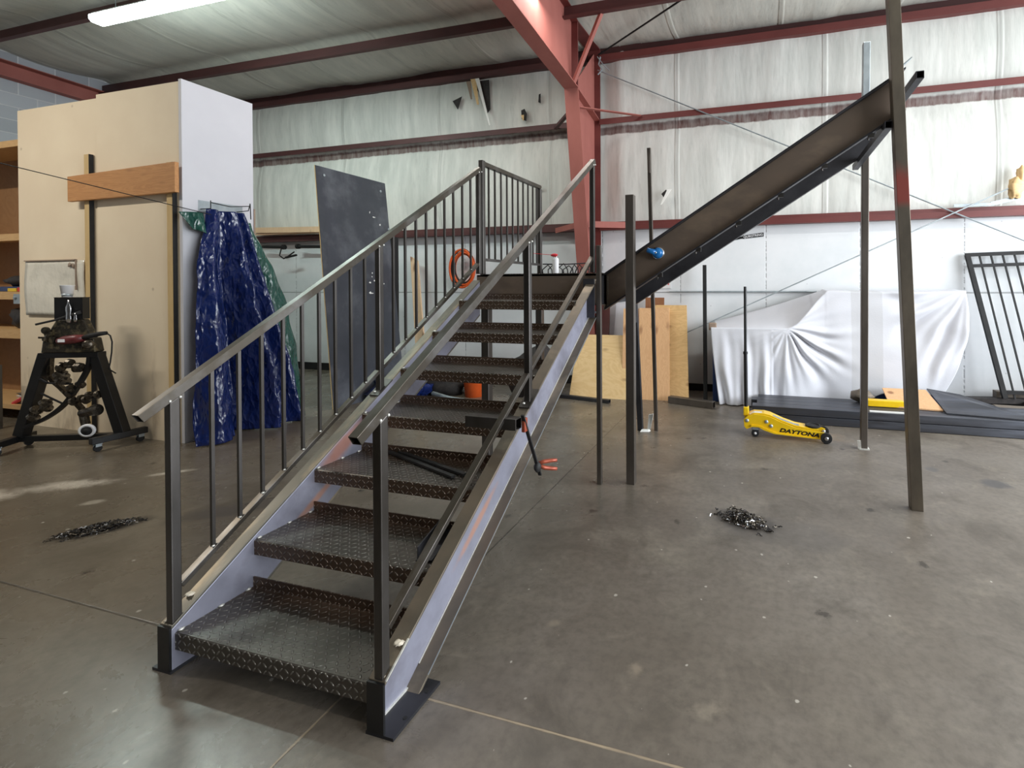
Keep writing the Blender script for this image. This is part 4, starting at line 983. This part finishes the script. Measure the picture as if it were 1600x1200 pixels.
# torn holes in the wall insulation with stuffing
def tear(name,pts,c,label,strips=()):
    t=thing(name,label,'hole',c,'torn holes in the wall covering')
    g=MB(); n=g.add(pts); g.face([n+i for i in range(len(pts))]); m=g.add([(p[0],p[1]-.004,p[2]) for p in pts]); g.face([m+i for i in range(len(pts))])
    for i in range(len(pts)): j=(i+1)%len(pts); g.face((n+i,n+j,m+j,m+i))
    part('dark_hole',g,M['bushes'],t)
    for a,b,w,mm in strips:
        g=MB(); a=V(a);b=V(b); g.hexa([a+V((-w,0,0)),a+V((w,0,0)),a+V((w,-.01,0)),a+V((-w,-.01,0)),b+V((-w*.3,0,0)),b+V((w*.3,0,0)),b+V((w*.3,-.01,0)),b+V((-w*.3,-.01,0))][::1]); part('torn_strip',g,M[mm],t)
WYf=6.985
tear('wall_tear',[(-4.62,WYf,4.90),(-4.30,WYf,4.90),(-4.28,WYf,4.42),(-4.33,WYf,4.36),(-4.45,WYf,4.66)],(-4.4,WYf,4.6),'long tear with hanging yellow strips below the eave beam',
     (((-4.50,WYf-.03,4.93),(-4.26,WYf-.05,4.14),.035,'paper'),((-4.57,WYf-.03,4.93),(-4.48,WYf-.04,4.50),.05,'ply'),((-4.66,WYf-.03,4.90),(-4.60,WYf-.04,4.60),.04,'brownboard')))
tear('wall_tear',[(-4.98,WYf-.01,4.62),(-4.80,WYf-.01,4.68),(-4.88,WYf-.01,4.47)],(-4.9,WYf,4.6),'dark triangular hole in the wall covering left of the long tear')
tear('wall_tear',[(-3.72,WYf-.01,4.34),(-3.66,WYf-.01,4.36),(-3.62,WYf-.01,4.28),(-3.63,WYf-.01,4.16),(-3.71,WYf-.01,4.20)],(-3.67,WYf,4.25),'ragged dark hole with brown stuffing above the upper wall rail',(((-3.69,WYf-.02,4.26),(-3.67,WYf-.03,4.17),.025,'ply'),))
tear('wall_tear',[(-3.41,WYf-.01,4.56),(-3.38,WYf-.01,4.57),(-3.38,WYf-.01,4.42),(-3.42,WYf-.01,4.44)],(-3.4,WYf,4.5),'thin dark slit in the wall covering next to the red column')
tear('wall_tear',[(-3.44,WYf-.02,3.13),(-3.36,WYf-.02,3.10),(-3.43,WYf-.02,3.05)],(-3.4,WYf,3.1),'small dark nick in the wall covering beside the landing railing')
tear('wall_tear',[(-1.44,WYf-.05,2.88),(-1.37,WYf-.05,2.94),(-1.33,WYf-.05,2.90),(-1.40,WYf-.05,2.82)],(-1.4,WYf,2.9),'small frayed hole with white film beside the slim tall tube',(((-1.32,WYf-.05,2.94),(-1.44,WYf-.07,2.72),.03,'paper'),))
tf=thing('stuffing_tuft','yellow insulation tuft bulging out of the right wall covering','tuft',(2.96,6.92,2.75))
g=MB(); g.blob((2.94,6.90,2.70),(.075,.05,.12),.35,3,16); g.blob((3.0,6.90,2.86),(.05,.04,.10),.3,6,14); part('stuffing',g,M['ply'],tf,smooth=True)
g=MB(); g.box((2.36,6.915,2.46),(3.0,6.93,2.50)); 
g=MB(); g.beam((2.30,6.94,2.53),(2.72,6.94,2.53),.012,.035); g.beam((2.70,6.94,2.535),(3.10,6.93,2.62),.012,.05); single('strap_iron',g,M['galv'],'grey bent strap iron lying on the right wall rail','strap',(2.6,6.92,2.5))
# conduit, signs on the white wall
g=MB(); g.cyl((-1.35,7.07,1.452),(.70,7.07,1.452),.010,n=8); single('wall_conduit',g,M['galv'],'thin grey conduit running level along the white wall','conduit',(-.3,7.07,1.45))
def textmesh(txt,size,M4,mat,parent,name,shear=0,bold=0,ext=.001):
    cu=bpy.data.curves.new(name,'FONT'); cu.body=txt; cu.size=size; cu.shear=shear; cu.extrude=ext; cu.offset=bold; cu.align_x='CENTER'; cu.align_y='CENTER'; cu.resolution_u=3
    to=bpy.data.objects.new('tmp',cu); COL.objects.link(to); bpy.context.view_layer.update()
    me=bpy.data.meshes.new_from_object(to.evaluated_get(bpy.context.evaluated_depsgraph_get()))
    bpy.data.objects.remove(to)
    me.transform(M4); me.transform(Matrix.Translation(-ORIG[parent])); me.materials.clear(); me.materials.append(mat)
    ob=bpy.data.objects.new(name,me); COL.objects.link(ob); ob.parent=parent; ORIG[ob]=ORIG[parent]; return ob
sg=thing('wall_sticker','black and white tube-shaped sticker on the white wall under the rail','sticker',(-.24,7.09,2.22))
g=MB(); g.hexa([(-.285,7.092,2.205),(.0,7.092,2.232),(.0,7.098,2.232),(-.285,7.098,2.205),(-.285,7.092,2.254),(.0,7.092,2.288),(.0,7.098,2.288),(-.285,7.098,2.254)]); g.beam((-.285,7.095,2.228),(-.40,7.095,2.205),.006,.03,(0,0,1)); part('panel',g,M['black'],sg)
R90=Matrix.Rotation(PI/2,4,'X')
textmesh('QUIKSTRING',.046,Matrix.Translation((-.145,7.090,2.244))@Matrix.Rotation(-.11,4,'Y')@R90,M['white'],sg,'lettering',bold=.0008)
fs=thing('fire_sign','small white sign with red block low on the wall behind the upper stringer','sign',(-1.40,7.085,1.60))
g=MB(); g.box((-1.60,7.086,1.50),(-1.33,7.096,1.82)); part('panel',g,M['white'],fs)
g=MB(); g.box((-1.58,7.083,1.55),(-1.40,7.0855,1.80)); g.box((-1.375,7.083,1.55),(-1.36,7.0855,1.80)); part('red_block',g,M['redplastic'],fs)

# ------------------------------------------------------------------ boards leaning on the right wall
def lean(name,x0b,x1b,x0t,x1t,yb_,yt,z1,th,mat,label,cat='board',group='boards leaning on the wall'):
    g=MB(); g.hexa([(x0b,yb_,0),(x1b,yb_,0),(x1b,yb_+th,0),(x0b,yb_+th,0),(x0t,yt,z1),(x1t,yt,z1),(x1t,yt+th,z1),(x0t,yt+th,z1)])
    return single(name,g,mat,label,cat,((x0b+x1b)/2,yb_,0),group)
lean('plywood_sheet',-2.62,-1.72,-2.62,-1.72,6.26,6.62,.83,.018,M['ply'],'low pale plywood sheet leaning behind the slim posts')
lean('pine_board',-1.88,-1.66,-1.93,-1.71,6.34,6.62,1.215,.03,M['pine'],'pine board leaning left of the thick post, leftmost of the boards')
lean('pine_board',-1.645,-1.425,-1.695,-1.475,6.33,6.61,1.225,.03,M['pine'],'pine board leaning behind the dark square leg, second from the left')
lean('pine_board',-1.415,-1.22,-1.465,-1.27,6.35,6.63,1.23,.03,M['pine'],'knotty pine board leaning beside the plywood, nearest the sheet')
lean('plywood_sheet',-1.50,-.975,-1.55,-1.04,6.46,6.72,1.265,.018,M['plyR'],'plywood sheet leaning on the wall right of the pine boards')
lean('brown_board',-1.66,-1.40,-1.68,-1.40,6.78,6.92,1.365,.02,M['browncrate'],'brown stained board peeking above the plywood')
lean('white_panel',-2.15,-1.85,-2.14,-1.84,6.66,6.95,1.28,.015,M['boxwhite'],'white panel offcut leaning behind the pine boards')
lean('red_brown_board',-2.40,-2.17,-2.40,-2.20,6.60,6.82,1.30,.02,M['purlin'],'dark red-brown board leaning at the foot of the column')
g=MB(); g.hexa([(-1.26,4.93,0),(-1.17,4.95,0),(-1.16,4.99,0),(-1.25,4.99,0),(-1.25,4.95,.02),(-1.18,4.96,.02),(-1.17,4.98,.02),(-1.24,4.98,.02)]); single('paper_scrap',g,M['paper'],'crumpled white paper scrap at the foot of the dark leg','paper',(-1.2,4.96,0))
g=MB(); g.hexa([(-1.205,5.03,0),(-1.175,5.03,0),(-1.175,5.05,0),(-1.205,5.05,0),(-1.19,5.03,.16),(-1.14,5.03,.17),(-1.14,5.05,.17),(-1.19,5.05,.16)]); single('paper_scrap',g,M['paper'],'white card strip standing between the dark leg and the slim tube','paper',(-1.19,5.04,0))

# ------------------------------------------------------------------ white sheet over a low cabinet
cb=thing('blue_cabinet','dark blue cabinet half hidden under the white sheet','cabinet',(.3,6.7,0))
g=MB(); g.box((-.655,6.46,.0),(.30,6.95,.93)); part('body',g,M['bluedark'],cb,bev=.01)
g=MB(); g.box((-.70,6.42,.95),(-.60,6.46,1.05)); part('corner_handle',g,M['brownboard'],cb,bev=.01)
g=MB(); g.box((.95,6.66,0),(2.10,6.98,1.40)); part('tall_section',g,M['bluedark'],cb)
def sheet_surface():
    g=MB()
    def prof(x):
        # ridge height and front edge
        k=min(1,max(0,(x+.66)/1.42)); zt=1.03+.435*k**1.1
        if x>.76: zt=1.47+.012*math.sin(x*3)
        k2=min(1,max(0,(x-.25)/.55)); k2=k2*k2*(3-2*k2)
        zf=.985+(zt-.985-.015)*k2; yf=6.40+.16*k2
        return zt,zf,yf
    def fn(u,v):
        zb=.0
        x=-.67+u*2.97
        zt,zf,yf=prof(x)
        zbot=.012 if x<-.12 else .03+.008*math.sin(x*9)
        if x>1.1: zbot+=.20*math.sin(min(1,(x-1.1)/.4)*PI/2)
        if v<.22:
            q=v/.22; y=6.99+(yf-6.99)*q; z=zt+(zf-zt)*q - .03*math.sin(PI*q)*(1 if x<.6 else 0)
            d=0
        else:
            q=(v-.22)/.78; y=yf-.05*math.sin(q*PI/2)-(.05*q if x<.1 else 0); z=zf+(zbot-zf)*q
            cx,cz=.27,1.0
            dx,dz=x-cx,z-cz; r=math.hypot(dx,dz)+1e-4; th=math.atan2(-dz,dx)
            wn=noise.noise(V((x*2,z*2,3)))
            ang=math.exp(-((th-.75)/.62)**2)+.25
            w1=math.exp(-((r-.38)/.34)**2)*min(1,r/.12)*ang
            d=(.030*math.sin(th*16+1+2.2*wn)+.016*math.sin(th*29+4*wn))*w1*(1 if x>.1 else .2)
            cx,cz=2.30,1.50; dx,dz=x-cx,z-cz; r2=math.hypot(dx,dz)+1e-4; t2=math.atan2(-dz,-dx)
            w2=math.exp(-((r2-.62)/.40)**2)*max(0,min(1,(x-1.25)/.5))*min(1,r2/.3)
            d+=(.030*math.sin(t2*14+3*wn+r2*1.5)+.014*math.sin(t2*25+1+3*wn))*w2
            d+=.022*noise.noise(V((x*1.7,z*2.6,6)))
            if x<.25: d+=(.030*math.sin(x*24+z*3+1.5*wn)+.016*math.sin(x*47+1+2*wn))*q*min(1,(.25-x)/.2+.2)
            bulge=.10*math.exp(-((x-.9)/.5)**2)*math.sin(PI*q)
            d+=bulge*.5
            y-=d
        # curved right hem
        if u>.86:
            e=(u-.86)/.14; q=max(0,(v-.22)/.78); x+= (.05*math.sin(PI*q*.9) - .26*q**2.2)*e
        if u<.25:
            e=(.25-u)/.25; q=max(0,(v-.22)/.78); x+= .12*q**1.3*e
        return (x,y,z)
    g.grid(fn,220,150); return g
b=single('dust_sheet',sheet_surface(),M['cloth'],'white cloth sheet draped over the cabinet by the rear wall','sheet',(.8,6.5,0),smooth=True)
md=b.modifiers.new('thick','SOLIDIFY'); md.thickness=.006; md.offset=1

# ------------------------------------------------------------------ tube stack on the floor
random.seed(5)
for lay,(z,lb) in enumerate(((.004,'lower'),(.090,'upper'))):
    for k in range(4):
        y=5.66+k*.155+(.0 if lay==0 else .012)
        x0=-.15+random.uniform(-.06,.05)+(.03*k)
        g=MB(); g.tubebeam((x0,y+.075,z+.041),(5.6,y+.085,z+.041),.148,.080,.005)
        lab=['front','second','third','rear'][k]
        single('long_tube',g,M['tubegrey'],f'long dark box tube on the floor, {lab} one of the {lb} layer','tube',(x0,y,z),'stacked long box tubes',bev=.004)
g=MB(); g.box((1.13,5.95,.176),(1.50,6.05,.245)); single('yellow_level',g,M['yellow'],'yellow bar lying on the stacked box tubes','bar',(1.3,6.0,.176),bev=.006)
g=MB(); g.hexa([(1.36,5.96,.176),(1.86,5.90,.176),(1.82,6.35,.300),(1.36,6.35,.300),(1.36,5.96,.190),(1.86,5.90,.190),(1.82,6.35,.314),(1.36,6.35,.314)]); single('chipboard_piece',g,M['pine'],'orange-brown chipboard piece propped on the stacked box tubes','board',(1.6,6.1,.176))
g=MB(); g.hexa([(1.86,5.80,.176),(2.65,5.70,.176),(2.2,6.45,.25),(1.86,6.45,.30),(1.86,5.80,.186),(2.65,5.70,.186),(2.2,6.45,.262),(1.86,6.45,.312)]); single('steel_offcut',g,M['tubegrey'],'grey flat steel offcut on the stacked tubes, right of the chipboard','plate',(2.1,6.0,.176))
g=MB(); g.box((1.10,5.70,.172),(1.52,5.725,.186)); single('paper_strip',g,M['paper'],'white strip lying on the front edge of the stacked tubes','strip',(1.3,5.7,.172))
g=MB(); g.blob((1.10,6.15,.25),(.13,.10,.07),.3,4,12); single('rag',g,M['scrap'],'grey crumpled rag behind the yellow bar','rag',(1.1,6.15,.18),smooth=True)
# scrap timber by the gate
for k,(a,b,w,h,lb) in enumerate((((2.15,6.60,.05),(3.6,6.62,.05),.30,.09,'weathered board on the floor under the black gate, lowest'),((2.55,6.42,.13),(3.7,6.35,.13),.16,.05,'weathered grey board lying across the scrap pile, front'),((2.35,6.80,.13),(3.3,6.84,.16),.12,.06,'dark weathered board at the wall behind the black gate'),((2.72,6.88,.20),(3.4,6.90,.20),.10,.09,'short weathered block on the scrap pile behind the gate foot'),((2.98,6.72,.12),(3.7,6.70,.15),.14,.06,'black weathered board at the right edge of the scrap pile'))):
    g=MB(); g.beam(a,b,w,h); single('scrap_board',g,M['scrap'] if k in (0,1,3) else M['bushes'],lb,'board',a,'scrap boards under the gate')
# black gate leaning
gt=thing('black_gate','black steel bar gate leaning on the white wall at the right','gate',(3.0,6.8,0))
def GP(x,z): return (x+.0,6.72+.30*z/1.93,z)
zt=1.915; x0t,x0b=2.475,2.775
def gx(xt,z): return xt+(x0b-x0t)*(1-z/zt)
g=MB(); g.beam(GP(x0b,0.18),GP(x0t,zt),.05,.05,(0,1,0)); part('end_stile',g,M['blackmat'],gt)
g=MB(); g.beam(GP(x0t-.02,zt),(4.4,7.02,zt+.05),.045,.045); part('top_rail',g,M['blackmat'],gt)
g=MB(); g.beam(GP(x0t+.03,1.775),(4.4,7.0,1.825),.04,.04); part('second_rail',g,M['blackmat'],gt)
for k in range(13):
    xt=2.605+k*.125
    g=MB(); g.beam(GP(gx(xt,.18),.18),GP(xt,zt),.018,.018,(0,1,0)); part('gate_bar',g,M['blackmat'],gt)
g=MB(); g.beam(GP(gx(x0t,.25),.25),(4.7,6.76,.28),.04,.04); part('bottom_rail',g,M['blackmat'],gt)

# ------------------------------------------------------------------ yellow floor jack
jk=thing('floor_jack','yellow floor jack with black upright handle on the floor','jack',(.2,5.15,0))
# side plates (profile in X,Z), at two Y
prof=[(-.195,.10),(-.20,.17),(-.165,.205),(-.10,.232),(.0,.228),(.06,.215),(.18,.165),(.30,.125),(.46,.105),(.57,.095),(.60,.085),(.60,.045),(.56,.030),(.10,.055),(.02,.075),(-.04,.095),(-.06,.12),(-.11,.12),(-.125,.095),(-.17,.075)]
prof2=[(x,z) for x,z in prof]
for y in (5.06,5.245):
    g=MB(); g.extr(prof,(0,y,0),(0,y+.012,0),(1,0,0),(0,0,1)); sp=part('side_plate',g,M['yellow'],jk,bev=.003)
    if y<5.1:
        textmesh('DAYTONA',.082,Matrix.Translation((.335,5.0585,.076))@Matrix.Rotation(.075,4,'Y')@R90@Matrix.Diagonal((.93,.66,1,1)),M['black'],sp,'lettering',shear=.28,bold=.003)
        for x,z in ((-.165,.165),(.025,.165),(.07,.125)):
            b=MB(); b.lathe([(.018,0),(.018,.008),(.008,.014)],(x,5.06,z),(0,-1,0),12); part('bolt_head',b,M['galv'],sp)
        b=MB(); b.extr([(-.13,.105),(-.125,.125),(-.03,.118),(.02,.095),(.12,.062),(.58,.036),(.58,.028),(.10,.050),(.0,.080),(-.05,.105)],(0,5.045,0),(0,5.06,0),(1,0,0),(0,0,1)); part('edge_lip',b,M['yellow'],sp)
g=MB(); top=[(-.165,.20),(-.10,.238),(.0,.240),(.06,.228),(.18,.178),(.30,.140),(.46,.120),(.52,.118)]
g.extr(top+[(x,z-.018) for x,z in reversed(top)],(0,5.085,0),(0,5.23,0),(1,0,0),(0,0,1)); arm=part('lift_arm',g,M['yellow'],jk,bev=.003)
for x0,x1,mm in ((-.145,-.02,'white'),(.09,.34,'galv')):
    def zt_(x):
        for (a,za),(b,zb) in zip(top,top[1:]):
            if a<=x<=b: return za+(zb-za)*(x-a)/(b-a)
    g=MB(); n=10
    for k in range(n):
        a=x0+(x1-x0)*k/n; b=x0+(x1-x0)*(k+1)/n
        g.hexa([(a,5.10,zt_(a)),(b,5.10,zt_(b)),(b,5.15,zt_(b)),(a,5.15,zt_(a)),(a,5.10,zt_(a)+.003),(b,5.10,zt_(b)+.003),(b,5.15,zt_(b)+.003),(a,5.15,zt_(a)+.003)])
    part('label_strip',g,M[mm],arm,'pale label strip')
g=MB(); g.lathe([(.055,0),(.075,.012),(.075,.024),(.060,.026),(.055,.018)],(.475,5.157,.116),n=24); part('saddle',g,M['rubber'],jk,smooth=False)
g=MB(); g.cyl((.585,5.035,.055),(.585,5.27,.055),.012,n=10); part('axle',g,M['galv'],jk)
for y in (5.02,5.262):
    g=MB(); g.lathe([(.02,0),(.05,.003),(.053,.012),(.053,.028),(.048,.034),(.015,.036)],(.585,y+.02,.054),(0,-1,0),24); w=part('front_wheel',g,M['rubber'],jk)
    g=MB(); g.lathe([(.020,0),(.018,.006),(.006,.008)],(.585,y-.016,.054),(0,-1,0),16); part('hub',g,M['chrome'],w,smooth=True)
for y in (5.08,5.235):
    g=MB(); g.lathe([(.015,0),(.036,.002),(.038,.010),(.038,.024),(.034,.03),(.012,.032)],(-.085,y+.012,.039),(0,-1,0),20); w=part('caster_wheel',g,M['rubber'],jk)
    g=MB(); g.lathe([(.014,0),(.012,.004),(.004,.006)],(-.085,y-.02,.039),(0,-1,0),12); part('hub',g,M['white'],w,smooth=True)
    g=MB(); g.box((-.115,y-.02,.075),(-.05,y+.02,.105)); part('caster_mount',g,M['galv'],jk)
g=MB(); g.box((-.205,5.11,.195),(-.150,5.20,.285)); part('handle_socket',g,M['yellow'],jk,bev=.01)
g=MB(); g.cyl((-.178,5.155,.22),(-.184,5.155,.84),.019,n=16); g.cyl((-.184,5.155,.83),(-.184,5.155,.855),.024,n=16); hd=part('handle',g,M['black'],jk,'black handle')
g=MB(); g.cyl((-.184,5.155,.855),(-.186,5.155,1.53),.015,n=16); part('upper_handle',g,M['black'],hd)

# ------------------------------------------------------------------ metal drilling chips on the floor
def chips(name,c,rx,ry,ang,n,label,seed,extra=None):
    random.seed(seed); g=MB(); ca,sa=math.cos(ang),math.sin(ang)
    for k in range(n):
        r=max(-1.1,min(1.1,random.gauss(0,.42))); q=max(-1.2,min(1.2,random.gauss(0,.42)))
        x=c[0]+ca*r*rx-sa*q*ry; y=c[1]+sa*r*rx+ca*q*ry
        z=max(.004,.035*math.exp(-(r*r+q*q)*2)*random.random()+.004)
        a=random.uniform(0,PI)*.5+ang*.6; L=random.uniform(.015,.05); cu=random.uniform(.2,1.3)
        g.m=0 if random.random()<.5 else (1 if random.random()<.3 else 2)
        pts=[(x+L*(t-.5)*math.cos(a)+cu*L*.3*math.sin(t*5)*-math.sin(a),y+L*(t-.5)*math.sin(a)+cu*L*.3*math.sin(t*5)*math.cos(a),z+.006*math.sin(t*6+k)) for t in (0,.25,.5,.75,1)]
        g.tube(pts,.0032,4)
    o=make(name,g,[M['crank'],M['chrome'],M['bushes']],(c[0],c[1],0)); o.location=(c[0],c[1],0)
    return tag(o,label,'metal chips',kind='stuff')
chips('metal_chips',(-4.10,2.06),.20,.07,.95,260,'heap of curled metal chips on the floor between the stair foot and the black stand',2)
chips('metal_chips',(-.13,3.25),.19,.10,-.5,240,'heap of curled metal chips on the open floor in front of the yellow jack',4)

# ------------------------------------------------------------------ light
w=bpy.data.worlds.new('daylight'); SC.world=w; w.use_nodes=True
bgn=w.node_tree.nodes['Background']; bgn.inputs[0].default_value=(.86,.93,1,1); bgn.inputs[1].default_value=1.0
def area(name,loc,rot,sx,sy,p,c=(1,1,1)):
    l=bpy.data.lights.new(name,'AREA'); l.shape='RECTANGLE'; l.size=sx; l.size_y=sy; l.energy=p; l.color=c
    o=bpy.data.objects.new(name,l); COL.objects.link(o); o.location=loc; o.rotation_euler=rot; return o
area('bay_door_daylight',(6.5,2.4,2.6),(0,math.radians(90),0),3.3,8.6,1020,(.90,.95,1))     # open bay door in the right wall
area('ceiling_lamp_light',(-6.9,4.12,4.87),(0,0,0),2.4,.12,70,(.80,1,.94))
for x,y,p,c in ((-7.8,.6,165,(1,.94,.84)),(-3.0,5.0,60,(1,.97,.92)),(2.2,4.2,60,(1,.98,.95))):  # unseen lamps added for fill; the warm one brightens the tan enclosure front
    area('unseen_fill_light',(x,y,4.85),(0,0,0),2.4,.14,p,c)

# ------------------------------------------------------------------ camera (17 mm shift lens)
yaw,pitch,roll=[math.radians(a) for a in (-15.5628,.43967,.21112)]
fw=V((math.sin(yaw)*math.cos(pitch),math.cos(yaw)*math.cos(pitch),-math.sin(pitch)))
r0=V((math.cos(yaw),-math.sin(yaw),0)); d0=fw.cross(r0)
r=r0*math.cos(roll)+d0*math.sin(roll); dn=d0*math.cos(roll)-r0*math.sin(roll)
cam=bpy.data.cameras.new('camera'); co=bpy.data.objects.new('camera',cam); COL.objects.link(co)
co.matrix_world=Matrix(((r.x,-dn.x,-fw.x,0),(r.y,-dn.y,-fw.y,0),(r.z,-dn.z,-fw.z,1.55),(0,0,0,1)))
cam.sensor_fit='HORIZONTAL'; cam.sensor_width=36; cam.lens=754.2557/1600*36
cam.shift_x=(800-983.237)/1600; cam.shift_y=-(600-451.294)/1600
cam.clip_start=.05
SC.camera=co
vs=SC.view_settings; SC.display_settings.display_device='sRGB'
vs.view_transform='Standard'; vs.look='None'; vs.gamma=1; vs.use_curve_mapping=False; vs.exposure=0.0
